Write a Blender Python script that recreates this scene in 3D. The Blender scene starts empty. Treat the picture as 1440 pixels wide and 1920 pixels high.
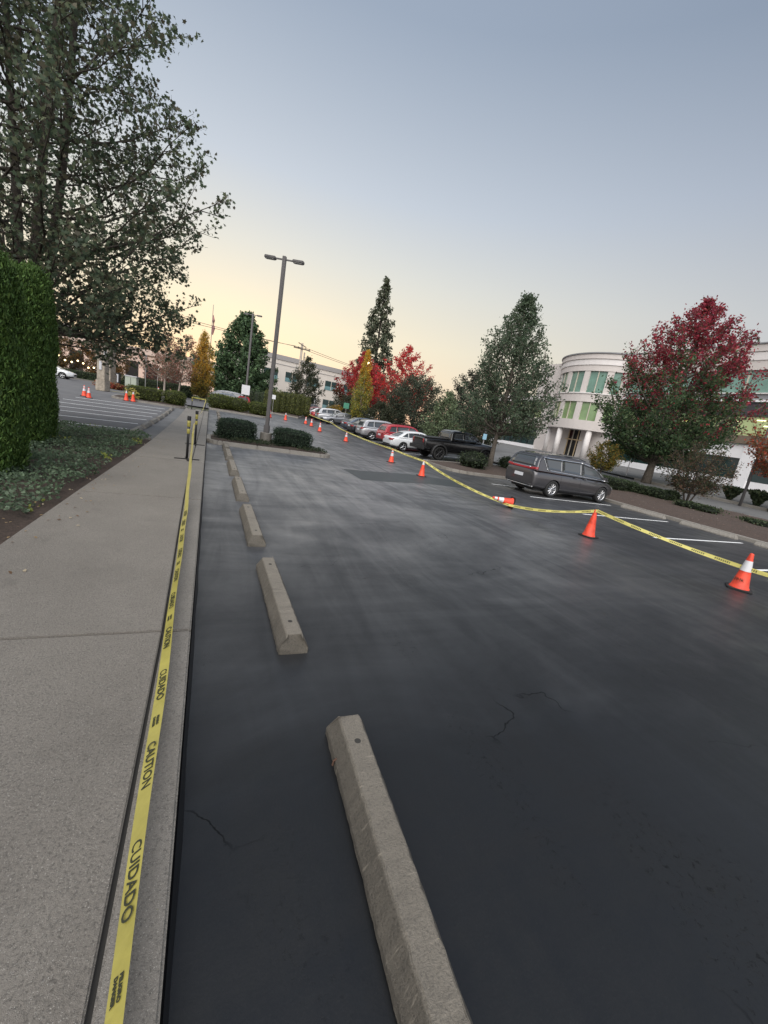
import bpy, bmesh, math, random
import numpy as np
from mathutils import Vector, Matrix
from mathutils.bvhtree import BVHTree
R = math.radians
sc = bpy.context.scene
col = sc.collection
random.seed(7)

# ------------------------------------------------------------------ camera
CAM_H, FPX = 1.92, 746.0
PITCH, ROLL, YAW = R(12.6157), R(10.0374), R(25.2695)
cd = bpy.data.cameras.new("camera"); cam = bpy.data.objects.new("camera", cd); col.objects.link(cam)
cd.sensor_fit = 'VERTICAL'; cd.sensor_height = 24.0; cd.lens = 24.0 * FPX / 1920.0
cd.clip_start = 0.05; cd.clip_end = 3000
cam.matrix_world = (Matrix.Translation((0, 0, CAM_H)) @ Matrix.Rotation(-YAW, 4, 'Z')
                    @ Matrix.Rotation(math.pi/2 - PITCH, 4, 'X') @ Matrix.Rotation(ROLL, 4, 'Z'))
sc.camera = cam
# ------------------------------------------------------------------ world: dusk sky, warm glow low over the far end of the lot
world = bpy.data.worlds.new("World"); sc.world = world; world.use_nodes = True
nt = world.node_tree; N = nt.nodes; LK = nt.links; N.clear()
SUN_AZ, SUN_EL = R(2.0), R(3.0)          # azimuth measured from +y (along the kerb) towards +x
def wramp(stops):
    r = N.new('ShaderNodeValToRGB'); e = r.color_ramp.elements
    r.color_ramp.interpolation = 'EASE'
    r.color_ramp.interpolation = 'LINEAR'
    while len(e) > 1: e.remove(e[-1])
    e[0].position = stops[0][0]; e[0].color = (*stops[0][1], 1)
    for p, c in stops[1:]:
        k = e.new(p); k.color = (*c, 1)
    return r
tc = N.new('ShaderNodeTexCoord'); sx = N.new('ShaderNodeSeparateXYZ'); LK.new(tc.outputs['Generated'], sx.inputs[0])
warm = wramp([(0, (.96,.60,.40)), (.05, (1.0,.75,.49)), (.11, (1.0,.84,.60)), (.18, (.96,.87,.66)), (.30, (.78,.78,.72)), (.42, (.59,.65,.73)), (.62, (.35,.42,.53)), (1, (.24,.30,.43))])
cool = wramp([(0, (.60,.55,.55)), (.12, (.60,.58,.57)), (.28, (.57,.59,.61)), (.45, (.41,.465,.56)), (.62, (.25,.31,.41)), (1, (.20,.26,.39))])
LK.new(sx.outputs['Z'], warm.inputs[0]); LK.new(sx.outputs['Z'], cool.inputs[0])
hz = N.new('ShaderNodeVectorMath'); hz.operation = 'MULTIPLY'; hz.inputs[1].default_value = (1, 1, 0); LK.new(tc.outputs['Generated'], hz.inputs[0])
nz = N.new('ShaderNodeVectorMath'); nz.operation = 'NORMALIZE'; LK.new(hz.outputs[0], nz.inputs[0])
dt = N.new('ShaderNodeVectorMath'); dt.operation = 'DOT_PRODUCT'; dt.inputs[1].default_value = (math.sin(SUN_AZ), math.cos(SUN_AZ), 0); LK.new(nz.outputs[0], dt.inputs[0])
mr = N.new('ShaderNodeMapRange'); mr.inputs['From Min'].default_value = 1.0; mr.inputs['From Max'].default_value = 0.46; mr.interpolation_type = 'LINEAR'
LK.new(dt.outputs['Value'], mr.inputs['Value'])
mx = N.new('ShaderNodeMix'); mx.data_type = 'RGBA'; LK.new(mr.outputs[0], mx.inputs[0]); LK.new(warm.outputs[0], mx.inputs[6]); LK.new(cool.outputs[0], mx.inputs[7])
bg1 = N.new('ShaderNodeBackground'); LK.new(mx.outputs[2], bg1.inputs[0])
mb_ = N.new('ShaderNodeMapRange'); mb_.inputs['From Min'].default_value = 0.25; mb_.inputs['From Max'].default_value = -0.5; mb_.inputs['To Min'].default_value = .97; mb_.inputs['To Max'].default_value = 1.7   # unseen sky behind the camera, brightened as added fill
LK.new(dt.outputs['Value'], mb_.inputs['Value']); LK.new(mb_.outputs[0], bg1.inputs[1])
sky = N.new('ShaderNodeTexSky'); sky.sky_type = 'NISHITA'; sky.sun_disc = False; sky.sun_elevation = SUN_EL; sky.sun_rotation = SUN_AZ
bg2 = N.new('ShaderNodeBackground'); LK.new(sky.outputs[0], bg2.inputs[0]); bg2.inputs[1].default_value = 0.012
ad = N.new('ShaderNodeAddShader'); LK.new(bg1.outputs[0], ad.inputs[0]); LK.new(bg2.outputs[0], ad.inputs[1])
wo = N.new('ShaderNodeOutputWorld'); LK.new(ad.outputs[0], wo.inputs[0])
sl = bpy.data.lights.new("fill_sun", 'SUN'); sl.energy = 4.2; sl.angle = R(75); sl.color = (1, .95, .88)
so = bpy.data.objects.new("fill_sun", sl); col.objects.link(so)
LAZ, LEL = R(214), R(50)                  # added soft fill from behind the camera; the dusk glow itself lies ahead
sd = Vector((math.sin(LAZ)*math.cos(LEL), math.cos(LAZ)*math.cos(LEL), math.sin(LEL)))
so.rotation_euler = sd.to_track_quat('Z', 'Y').to_euler()
sc.view_settings.view_transform = 'Standard'; sc.view_settings.look = 'None'
sc.view_settings.exposure = 0.0; sc.view_settings.gamma = 1.0

# ------------------------------------------------------------------ helpers
def tag(o, label=None, cat=None, group=None, kind=None):
    if label: o['label'] = label
    if cat: o['category'] = cat
    if group: o['group'] = group
    if kind: o['kind'] = kind
    return o
def empty(name, loc=(0,0,0), rz=0, label=None, cat=None, group=None):
    o = bpy.data.objects.new(name, None); col.objects.link(o); o.location = loc; o.rotation_euler = (0,0,rz)
    o.empty_display_size = .2
    return tag(o, label, cat, group)
def copy_tree(o, parent=None):
    c = o.copy(); col.objects.link(c)
    if parent is not None: c.parent = parent
    for ch in [k for k in o.children]: copy_tree(ch, c)
    return c
def link(name, me, mat=None, parent=None, smooth=False):
    o = bpy.data.objects.new(name, me); col.objects.link(o)
    if mat is not None:
        for m in (mat if isinstance(mat, (list, tuple)) else [mat]): me.materials.append(m)
    if smooth and len(me.polygons): me.polygons.foreach_set('use_smooth', [True]*len(me.polygons))
    if parent is not None: o.parent = parent
    return o
class MB:
    def __init__(s): s.v = []; s.f = []; s.m = []; s.mi = 0
    def add(s, vs, fs):
        b = len(s.v); s.v += [tuple(p) for p in vs]; s.f += [tuple(i+b for i in f) for f in fs]; s.m += [s.mi]*len(fs); return s
    def box(s, c, d, rz=0, M=None):
        cx, cy, cz = c; a, b, e = d[0]/2, d[1]/2, d[2]/2
        vs = [Vector((x, y, z)) for z in (-e, e) for x, y in ((-a,-b),(a,-b),(a,b),(-a,b))]
        m = Matrix.Translation(c) @ (M if M else Matrix.Rotation(rz, 4, 'Z'))
        return s.add([m @ p for p in vs], [(3,2,1,0),(4,5,6,7),(0,1,5,4),(1,2,6,5),(2,3,7,6),(3,0,4,7)])
    def tube(s, pts, rad, n=8, caps=True):
        pts = [Vector(p) for p in pts]
        if not isinstance(rad, (list, tuple)): rad = [rad]*len(pts)
        vs = []; up = Vector((0,0,1))
        for i, p in enumerate(pts):
            t = (pts[min(i+1, len(pts)-1)] - pts[max(i-1, 0)]).normalized()
            a = t.cross(up)
            if a.length < 1e-3: a = t.cross(Vector((1,0,0)))
            a.normalize(); b = t.cross(a)
            for k in range(n):
                w = 2*math.pi*k/n; vs.append(p + (a*math.cos(w) + b*math.sin(w))*rad[i])
        fs = [(i*n+k, i*n+(k+1)%n, (i+1)*n+(k+1)%n, (i+1)*n+k) for i in range(len(pts)-1) for k in range(n)]
        if caps: fs += [tuple(reversed(range(n))), tuple(range((len(pts)-1)*n, len(pts)*n))]
        return s.add(vs, fs)
    def lathe(s, prof, n=20, c=(0,0,0), M=None, closed=False):
        vs = []; m = Matrix.Translation(c) @ (M if M else Matrix.Identity(4))
        for r, z in prof:
            for k in range(n):
                w = 2*math.pi*k/n; vs.append(m @ Vector((r*math.cos(w), r*math.sin(w), z)))
        L = len(prof); fs = [(i*n+k, i*n+(k+1)%n, ((i+1)%L)*n+(k+1)%n, ((i+1)%L)*n+k) for i in range(L if closed else L-1) for k in range(n)]
        return s.add(vs, fs)
    def prism(s, poly, z0, z1):
        n = len(poly); z0f = z0 if callable(z0) else (lambda x, y: z0); z1f = z1 if callable(z1) else (lambda x, y: z1)
        vs = [(x, y, z0f(x, y)) for x, y in poly] + [(x, y, z1f(x, y)) for x, y in poly]
        return s.add(vs, [tuple(reversed(range(n))), tuple(range(n, 2*n))] + [(i, (i+1)%n, n+(i+1)%n, n+i) for i in range(n)])
    def build(s, name, mat=None, parent=None, smooth=False, bevel=0):
        me = bpy.data.meshes.new(name); me.from_pydata(s.v, [], s.f)
        o = link(name, me, mat, parent, smooth)
        if isinstance(mat, (list, tuple)): me.polygons.foreach_set('material_index', s.m)
        me.update()
        if bevel:
            bm = bmesh.new(); bm.from_mesh(me); bmesh.ops.remove_doubles(bm, verts=bm.verts, dist=1e-5)
            es = [e for e in bm.edges if len(e.link_faces) == 2 and e.calc_face_angle(0) > .5]
            bmesh.ops.bevel(bm, geom=es, offset=bevel, segments=2, affect='EDGES', clamp_overlap=True)
            bm.to_mesh(me); bm.free()
        return o

# ------------------------------------------------------------------ materials
def M_(name):
    m = bpy.data.materials.new(name); m.use_nodes = True; t = m.node_tree
    b = t.nodes['Principled BSDF']; return m, t, b
def flat(name, c, rough=.6, metal=0, spec=.5, emit=None, es=0, coat=0, noise=0, nscale=8, bump=0, bscale=60):
    m, t, b = M_(name); b.inputs['Base Color'].default_value = (*c, 1); b.inputs['Roughness'].default_value = rough
    b.inputs['Metallic'].default_value = metal; b.inputs['Specular IOR Level'].default_value = spec; b.inputs['Coat Weight'].default_value = coat
    b.inputs['Coat Roughness'].default_value = .05
    if emit: b.inputs['Emission Color'].default_value = (*emit, 1); b.inputs['Emission Strength'].default_value = es
    tcn = t.nodes.new('ShaderNodeTexCoord')
    if noise:
        n = t.nodes.new('ShaderNodeTexNoise'); n.inputs['Scale'].default_value = nscale; n.inputs['Detail'].default_value = 6; n.inputs['Roughness'].default_value = .65
        t.links.new(tcn.outputs['Object'], n.inputs['Vector'])
        r = t.nodes.new('ShaderNodeMapRange'); r.inputs['From Min'].default_value = .3; r.inputs['From Max'].default_value = .7
        r.inputs['To Min'].default_value = 1-noise; r.inputs['To Max'].default_value = 1+noise; t.links.new(n.outputs[0], r.inputs[0])
        mm = t.nodes.new('ShaderNodeVectorMath'); mm.operation = 'SCALE'; mm.inputs[0].default_value = c; t.links.new(r.outputs[0], mm.inputs['Scale'])
        t.links.new(mm.outputs[0], b.inputs['Base Color'])
    if bump:
        n = t.nodes.new('ShaderNodeTexNoise'); n.inputs['Scale'].default_value = bscale; n.inputs['Detail'].default_value = 5
        t.links.new(tcn.outputs['Object'], n.inputs['Vector'])
        bp = t.nodes.new('ShaderNodeBump'); bp.inputs['Strength'].default_value = bump; bp.inputs['Distance'].default_value = .01
        t.links.new(n.outputs[0], bp.inputs['Height']); t.links.new(bp.outputs[0], b.inputs['Normal'])
    return m
def noise_n(t, src, scale, detail=5, rough=.6, dist=0, mapscale=None):
    if mapscale:
        mp = t.nodes.new('ShaderNodeMapping'); mp.inputs['Scale'].default_value = mapscale; t.links.new(src, mp.inputs['Vector']); src = mp.outputs[0]
    n = t.nodes.new('ShaderNodeTexNoise'); n.inputs['Scale'].default_value = scale; n.inputs['Detail'].default_value = detail
    n.inputs['Roughness'].default_value = rough; n.inputs['Distortion'].default_value = dist; t.links.new(src, n.inputs['Vector']); return n.outputs[0]
def mapr(t, v, a, b, c, d):
    r = t.nodes.new('ShaderNodeMapRange'); r.inputs['From Min'].default_value = a; r.inputs['From Max'].default_value = b
    r.inputs['To Min'].default_value = c; r.inputs['To Max'].default_value = d; t.links.new(v, r.inputs[0]); return r.outputs[0]
def math_n(t, op, a, b=0.0):
    n = t.nodes.new('ShaderNodeMath'); n.operation = op
    for i, v in enumerate((a, b)):
        if hasattr(v, 'is_output') or hasattr(v, 'links'): t.links.new(v, n.inputs[i])
        else: n.inputs[i].default_value = v
    return n.outputs[0]
def mixc(t, f, a, b):
    n = t.nodes.new('ShaderNodeMix'); n.data_type = 'RGBA'
    for i, v in ((0, f), (6, a), (7, b)):
        if hasattr(v, 'links'): t.links.new(v, n.inputs[i])
        elif i == 0: n.inputs[0].default_value = v
        else: n.inputs[i].default_value = (*v, 1)
    return n.outputs[2]
def asphalt_new():
    m, t, b = M_('fresh_sealed_asphalt'); g = t.nodes.new('ShaderNodeNewGeometry').outputs['Position']
    streak = noise_n(t, g, 1.0, 5, .55, 1.6, (2.0, .26, 1))        # squeegee passes along the lot
    cross = noise_n(t, g, 1.0, 5, .56, 2.6, (.26, .80, 1))         # damp bands across it
    blot = noise_n(t, g, .40, 6, .58, 1.2)
    fine = noise_n(t, g, 95, 4, .7)
    mid = noise_n(t, g, 9, 6, .7, .4)
    wet = math_n(t, 'ADD', math_n(t, 'MULTIPLY', streak, .34), math_n(t, 'ADD', math_n(t, 'MULTIPLY', cross, .34), math_n(t, 'MULTIPLY', blot, .42)))
    w = mapr(t, wet, .45, .66, 0, 1)
    ro = math_n(t, 'ADD', mapr(t, w, 0, 1, .54, .36), mapr(t, mid, .3, .7, -.03, .03))
    t.links.new(ro, b.inputs['Roughness'])
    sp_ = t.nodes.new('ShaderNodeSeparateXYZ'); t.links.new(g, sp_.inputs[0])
    # far sheen painted as paler colour away from the camera, among dusty dried streaks
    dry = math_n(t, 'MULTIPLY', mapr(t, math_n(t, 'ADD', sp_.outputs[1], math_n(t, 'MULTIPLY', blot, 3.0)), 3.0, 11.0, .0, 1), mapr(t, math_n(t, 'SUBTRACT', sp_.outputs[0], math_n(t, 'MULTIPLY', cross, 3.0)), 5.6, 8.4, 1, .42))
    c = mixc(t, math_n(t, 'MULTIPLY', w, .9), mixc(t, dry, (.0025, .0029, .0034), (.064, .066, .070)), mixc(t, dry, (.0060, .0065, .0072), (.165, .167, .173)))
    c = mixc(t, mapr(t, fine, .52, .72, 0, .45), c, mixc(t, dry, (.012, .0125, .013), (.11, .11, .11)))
    # patches worn rough, with little dark pits
    pit = noise_n(t, g, 26, 6, .8, .3); zone = noise_n(t, g, .55, 3, .5, 1.5, (1.3, .5, 1))
    pm = math_n(t, 'MULTIPLY', mapr(t, pit, .54, .64, 0, .75), mapr(t, zone, .50, .62, 0, 1))
    # one meandering hairline crack field
    vor = t.nodes.new('ShaderNodeTexVoronoi'); vor.feature = 'DISTANCE_TO_EDGE'; vor.inputs['Scale'].default_value = .34
    wn = t.nodes.new('ShaderNodeTexNoise'); wn.inputs['Scale'].default_value = 1.6; wn.inputs['Detail'].default_value = 6; t.links.new(g, wn.inputs['Vector'])
    vm = t.nodes.new('ShaderNodeVectorMath'); vm.operation = 'MULTIPLY_ADD'; vm.inputs[1].default_value = (1.1, 1.1, 0); t.links.new(wn.outputs['Color'], vm.inputs[0]); t.links.new(g, vm.inputs[2])
    t.links.new(vm.outputs[0], vor.inputs['Vector'])
    crk = math_n(t, 'MULTIPLY', mapr(t, vor.outputs['Distance'], .0006, .0036, .8, 0), mapr(t, noise_n(t, g, .9, 3, .5), .53, .60, 0, 1))
    dark = math_n(t, 'MAXIMUM', math_n(t, 'MULTIPLY', pm, .8), crk)
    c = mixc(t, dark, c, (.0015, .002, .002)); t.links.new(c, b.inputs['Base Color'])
    b.inputs['IOR'].default_value = 1.52; t.links.new(mapr(t, dark, 0, 1, .5, .08), b.inputs['Specular IOR Level'])
    h = math_n(t, 'ADD', math_n(t, 'MULTIPLY', fine, .5), math_n(t, 'MULTIPLY', mid, .8)); h = math_n(t, 'SUBTRACT', h, math_n(t, 'MULTIPLY', dark, 1.2))
    h = math_n(t, 'ADD', h, math_n(t, 'MULTIPLY', math_n(t, 'ADD', streak, cross), 3.0))
    bp = t.nodes.new('ShaderNodeBump'); bp.inputs['Strength'].default_value = .22; bp.inputs['Distance'].default_value = .004
    t.links.new(h, bp.inputs['Height']); t.links.new(bp.outputs[0], b.inputs['Normal']); return m
def asphalt_old(name, ca, cb, rough=.8):
    m, t, b = M_(name); g = t.nodes.new('ShaderNodeNewGeometry').outputs['Position']
    c = mixc(t, mapr(t, noise_n(t, g, .5, 6, .7), .35, .65, 0, 1), ca, cb)
    c = mixc(t, mapr(t, noise_n(t, g, 60, 3, .7), .5, .75, 0, .5), c, tuple(x*1.5 for x in cb)); t.links.new(c, b.inputs['Base Color'])
    b.inputs['Roughness'].default_value = rough; b.inputs['Specular IOR Level'].default_value = .35; return m
def concrete(name, ca, cb, bump=.5, stain=True, streaks=False, speck=0.8):   # streaks: tyre scrapes, plus overhead light painted in as paler top, darker sides
    m, t, b = M_(name); g = t.nodes.new('ShaderNodeTexCoord').outputs['Object']
    a = noise_n(t, g, 1.1, 8, .72); f = noise_n(t, g, 85, 4, .85); gr = noise_n(t, g, 190, 2, .7)
    c = mixc(t, mapr(t, a, .3, .7, 0, 1), ca, cb)
    c = mixc(t, mapr(t, f, .50, .36, 0, .8), c, tuple(x*.42 for x in ca))
    c = mixc(t, mapr(t, gr, .62, .70, 0, speck), c, (.42, .40, .36))
    st = noise_n(t, g, 3.2, 5, .75, .6); c = mixc(t, mapr(t, st, .60, .75, 0, .55), c, tuple(x*.6 for x in ca))
    if streaks:
        s2 = noise_n(t, g, 1, 4, .6, .5, (7, 55, 7)); c = mixc(t, mapr(t, s2, .62, .72, 0, .6), c, tuple(min(1, x*1.9) for x in cb))
        s3 = noise_n(t, g, 1, 6, .7, .8, (14, 3, 14)); c = mixc(t, mapr(t, s3, .56, .74, 0, .6), c, tuple(x*.45 for x in ca))
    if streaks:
        so_ = t.nodes.new('ShaderNodeSeparateXYZ'); t.links.new(g, so_.inputs[0]); top_light = mapr(t, so_.outputs[2], .140, .153, 0, 1)
        c = mixc(t, top_light, mixc(t, .36, c, (.03, .027, .022)), mixc(t, .16, c, (.42, .38, .32)))
    t.links.new(c, b.inputs['Base Color']); b.inputs['Roughness'].default_value = .62; b.inputs['Specular IOR Level'].default_value = .6
    h = math_n(t, 'ADD', f, math_n(t, 'MULTIPLY', a, .4)); bp = t.nodes.new('ShaderNodeBump'); bp.inputs['Strength'].default_value = bump; bp.inputs['Distance'].default_value = .011
    t.links.new(h, bp.inputs['Height']); t.links.new(bp.outputs[0], b.inputs['Normal']); return m
def leafmat(name, trans=.48, rough=.55):
    m, t, b = M_(name); at = t.nodes.new('ShaderNodeVertexColor'); at.layer_name = 'tint'
    t.links.new(at.outputs[0], b.inputs['Base Color']); b.inputs['Roughness'].default_value = rough; b.inputs['Specular IOR Level'].default_value = .3
    tr = t.nodes.new('ShaderNodeBsdfTranslucent'); t.links.new(at.outputs[0], tr.inputs[0])
    mxs = t.nodes.new('ShaderNodeMixShader'); mxs.inputs[0].default_value = trans; t.links.new(b.outputs[0], mxs.inputs[1]); t.links.new(tr.outputs[0], mxs.inputs[2])
    t.links.new(mxs.outputs[0], t.nodes['Material Output'].inputs[0]); return m
MAT = {}
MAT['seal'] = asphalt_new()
MAT['oldlot'] = asphalt_old('worn_grey_asphalt', (.085,.085,.088), (.13,.128,.13))
MAT['path'] = asphalt_old('service_lane_asphalt', (.10,.10,.10), (.15,.15,.15))
MAT['earth'] = flat('open_ground', (.07,.075,.045), .95, noise=.3, nscale=.3)
MAT['walk'] = concrete('sidewalk_concrete', (.154,.137,.117), (.212,.191,.164), 1.0)
MAT['kerb'] = concrete('kerb_concrete', (.150,.136,.118), (.21,.192,.168), .7)
MAT['kerb2'] = concrete('weathered_kerb_concrete', (.20,.18,.155), (.29,.27,.24), .4)
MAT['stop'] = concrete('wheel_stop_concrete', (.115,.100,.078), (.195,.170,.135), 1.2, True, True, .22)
MAT['joint'] = flat('joint_dark', (.03,.028,.025), .95)
MAT['mulch'] = flat('bark_mulch', (.062,.043,.034), .95, noise=.6, nscale=22, bump=1.0, bscale=45)
MAT['soil'] = flat('bed_soil', (.045,.030,.022), .95, noise=.5, nscale=25, bump=1.0, bscale=55)
MAT['white_line'] = flat('white_road_paint', (.75,.75,.74), .6, noise=.12, nscale=12)
MAT['yellow_line'] = flat('yellow_road_paint', (.55,.48,.18), .7, noise=.2, nscale=9)
MAT['faded'] = flat('faded_line_paint', (.42,.42,.43), .8, noise=.3, nscale=6)
MAT['bark'] = flat('bark_grey', (.13,.11,.09), .9, noise=.4, nscale=9, bump=.6, bscale=30)
MAT['bark_pale'] = flat('bark_pale', (.36,.31,.26), .9, noise=.3, nscale=9)
MAT['bark_dark'] = flat('bark_dark', (.055,.045,.036), .9, noise=.4, nscale=9)
MAT['leaf'] = leafmat('broad_leaf'); MAT['needle'] = leafmat('needle_leaf', .12, .7); MAT['thin'] = leafmat('thin_autumn_leaf', .5)
MAT['core'] = flat('inner_twigs', (.018,.022,.010), 1, spec=0)
MAT['pole'] = flat('bronze_pole_paint', (.105,.098,.098), .5, metal=0)
MAT['black'] = flat('black_plastic', (.012,.012,.013), .45)
MAT['rubber'] = flat('rubber', (.016,.016,.016), .8)
MAT['orange'] = flat('cone_orange', (.74,.062,.020), .5, noise=.22, nscale=9, emit=(.9,.06,.02), es=0)
MAT['cone_dirty'] = flat('cone_orange_scuffed', (.66,.055,.022), .55, noise=.4, nscale=7)
MAT['band'] = flat('reflective_band', (.60,.60,.62), .35)
MAT['ltext'] = flat('tape_lettering', (.02,.022,.01), .6)
MAT['chrome'] = flat('chrome', (.82,.82,.84), .12, metal=1)
MAT['rim'] = flat('alloy_rim', (.62,.62,.63), .28, metal=1)
MAT['rim_dark'] = flat('dark_alloy_rim', (.06,.06,.062), .4, metal=.8)
MAT['glass'] = flat('tinted_car_glass', (.045,.05,.055), .05, spec=1.0)
MAT['glass_clear'] = flat('car_glass', (.05,.075,.075), .05, spec=.9)
MAT['red_lens'] = flat('tail_lamp_lens', (.26,.010,.012), .18, spec=.6)
MAT['plate'] = flat('number_plate', (.62,.63,.66), .5)
MAT['trim'] = flat('dark_trim', (.02,.02,.021), .6)
def paint(name, c, metal=.3): 
    return flat(name, c, .32, metal=metal, coat=.9)
def tape_mat():
    m, t, b = M_('caution_tape_printed'); uv = t.nodes.new('ShaderNodeUVMap'); s = t.nodes.new('ShaderNodeSeparateXYZ'); t.links.new(uv.outputs[0], s.inputs[0])
    u, v = s.outputs[0], s.outputs[1]
    word = math_n(t, 'LESS_THAN', math_n(t, 'FRACT', math_n(t, 'MULTIPLY', u, 1/.42)), .6)
    let = math_n(t, 'GREATER_THAN', math_n(t, 'FRACT', math_n(t, 'MULTIPLY', u, 1/.034)), .42)
    rows = math_n(t, 'LESS_THAN', math_n(t, 'ABSOLUTE', math_n(t, 'SUBTRACT', v, .5)), .26)
    k = math_n(t, 'MULTIPLY', math_n(t, 'MULTIPLY', word, let), rows)
    t.links.new(mixc(t, k, (.78, .70, .22), (.03, .03, .015)), b.inputs['Base Color']); b.inputs['Roughness'].default_value = .4
    tr = t.nodes.new('ShaderNodeBsdfTranslucent'); tr.inputs[0].default_value = (.8, .72, .2, 1)
    ms = t.nodes.new('ShaderNodeMixShader'); ms.inputs[0].default_value = .3; t.links.new(b.outputs[0], ms.inputs[1]); t.links.new(tr.outputs[0], ms.inputs[2])
    t.links.new(ms.outputs[0], t.nodes['Material Output'].inputs[0]); return m
MAT['tape_print'] = tape_mat()
MAT['tape'] = flat('caution_tape_yellow', (.29, .255, .06), .33, noise=.16, nscale=5, bump=.5, bscale=14)

# ------------------------------------------------------------------ terrain
def ss(a, b, x):
    t = min(1, max(0, (x-a)/(b-a))); return t*t*(3-2*t)
def H(x, y):
    r = .5*ss(23, 47, y) + ss(3, 12, x)*.45*ss(42, 70, y)
    a = float(np.interp(x, [17.6,21.5,25,28.5,34,41], [0,.45,.5,.8,1.3,1.55])); b = float(np.interp(x, [12.5,17,22,41], [0,.25,.5,1.55])); k = ss(17, 21, y)
    return r*(1-ss(30, 41, x)*.6) + a*(1-k) + b*k
def sheet(name, xs, ys, dz, mat, inside=None, **kw):
    mb = MB(); idx = {}
    for i, x in enumerate(xs):
        for j, y in enumerate(ys): idx[i, j] = len(mb.v); mb.v.append((x, y, H(x, y)+dz))
    for i in range(len(xs)-1):
        for j in range(len(ys)-1):
            if inside is None or inside((xs[i]+xs[i+1])/2, (ys[j]+ys[j+1])/2):
                mb.f.append((idx[i,j], idx[i+1,j], idx[i+1,j+1], idx[i,j+1])); mb.m.append(0)
    o = mb.build(name, mat, None, True); return tag(o, kind='structure', **kw)
xs = list(np.arange(-60, 66, 1.0)); ys = list(np.arange(-20, 111, 1.0))
sheet('ground', [-900,-400,-150]+xs+[150,400,900], [-600,-200,-60]+ys+[200,500,1500], -.12, MAT['earth'])
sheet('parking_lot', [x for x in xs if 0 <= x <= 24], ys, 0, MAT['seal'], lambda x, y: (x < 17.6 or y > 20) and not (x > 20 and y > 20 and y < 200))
sheet('side_parking_lot', [x for x in xs if x <= 0], ys, 0, MAT['oldlot'], lambda x, y: (y > 15 and x < -2) or y > 40)
# freshly sealed gutter strip behind the left wheel stops
sheet('forecourt', [x for x in xs if 18 <= x <= 45], [y for y in ys if 13 <= y <= 62], -.03, MAT['path'])
mb = MB()
for y in np.arange(15.4, 35.5, .5): mb.add([(-2.2, y, H(-2.2,y)+.006), (-1.55, y, H(-1.55,y)+.006), (-1.55, y+.5, H(-1.55,y+.5)+.006), (-2.2, y+.5, H(-2.2,y+.5)+.006)], [(0,1,2,3)])
tag(mb.build('gutter_strip', MAT['path']), kind='structure')

# sidewalk slabs and kerb
joints = [-8, -5, -1.0, 3.0, 7.1, 10.9, 14.8, 18.8, 22.8, 26.8, 30.8, 34.6]
mb = MB(); kb = MB(); lk = MB()
def slab(m, x0, x1, x0b, x1b, ya, yb, dz, depth=.25):
    n = max(1, int((yb-ya)/1.0)); 
    for i in range(n):
        a = ya+(yb-ya)*i/n; b = ya+(yb-ya)*(i+1)/n; fa = (a-ya)/(yb-ya); fb = (b-ya)/(yb-ya)
        q = [(x0+(x0b-x0)*fa, a), (x1+(x1b-x1)*fa, a), (x1+(x1b-x1)*fb, b), (x0+(x0b-x0)*fb, b)]
        vs = [(x, y, H(0, y)+dz-depth) for x, y in q] + [(x, y, H(0, y)+dz) for x, y in q]
        fs = [(4,5,6,7), (1,2,6,5), (3,0,4,7)]
        if i == 0: fs.append((0,1,5,4))
        if i == n-1: fs.append((2,3,7,6))
        m.add(vs, fs)
def lx(y): return float(np.interp(y, [-8, 5, 9, 14, 36], [-1.80, -1.77, -1.64, -1.54, -1.56]))
def jx(y): return float(np.interp(y, [-8, 3, 7, 11, 36], [-.185, -.20, -.27, -.30, -.32]))
for a, b in zip(joints[:-1], joints[1:]):
    g = .009
    slab(mb, lx(a), jx(a)-g, lx(b), jx(b)-g, a+g, b-g, .15)
    slab(kb, jx(a)+g, -.012, jx(b)+g, -.012, a+g, b-g, .147)
slab(lk, -1.56, -1.32, -1.58, -1.34, 15, 34.6, .17) if False else None
w = mb.build('sidewalk', MAT['walk'], None, False, .006); tag(w, kind='structure')
k = kb.build('kerb', MAT['kerb'], None, False, .010); tag(k, kind='structure')
jb = MB()
for a, b in zip(joints[:-1], joints[1:]): slab(jb, lx(a)+.03, -.05, lx(b)+.03, -.05, a, b, .125, .2)
tag(jb.build('sidewalk_base', MAT['joint']), kind='structure')
# tar edge where the sealer meets the kerb
te = MB()
for y in np.arange(-8, 34.5, .5):
    wv = .014+.005*math.sin(y*5.1)+.004*math.sin(y*13); wv2 = .014+.005*math.sin((y+.5)*5.1)+.004*math.sin((y+.5)*13)
    te.add([(-.02, y, H(0,y)+.055), (-.005, y, H(0,y)+.06), (-.005, y+.5, H(0,y+.5)+.06), (-.02, y+.5, H(0,y+.5)+.055)], [(0,1,2,3)])
    te.add([(-.011, y, H(0,y)+.09), (-.004, y, H(0,y)+.09), (wv, y, H(0,y)+.004), (-.004, y+.5, H(0,y+.5)+.09), (wv2, y+.5, H(0,y+.5)+.004)], [(1,2,4,3)])
tag(te.build('kerb_tar_edge', flat('wet_tar', (.006,.007,.009), .5)), kind='structure')

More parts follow.
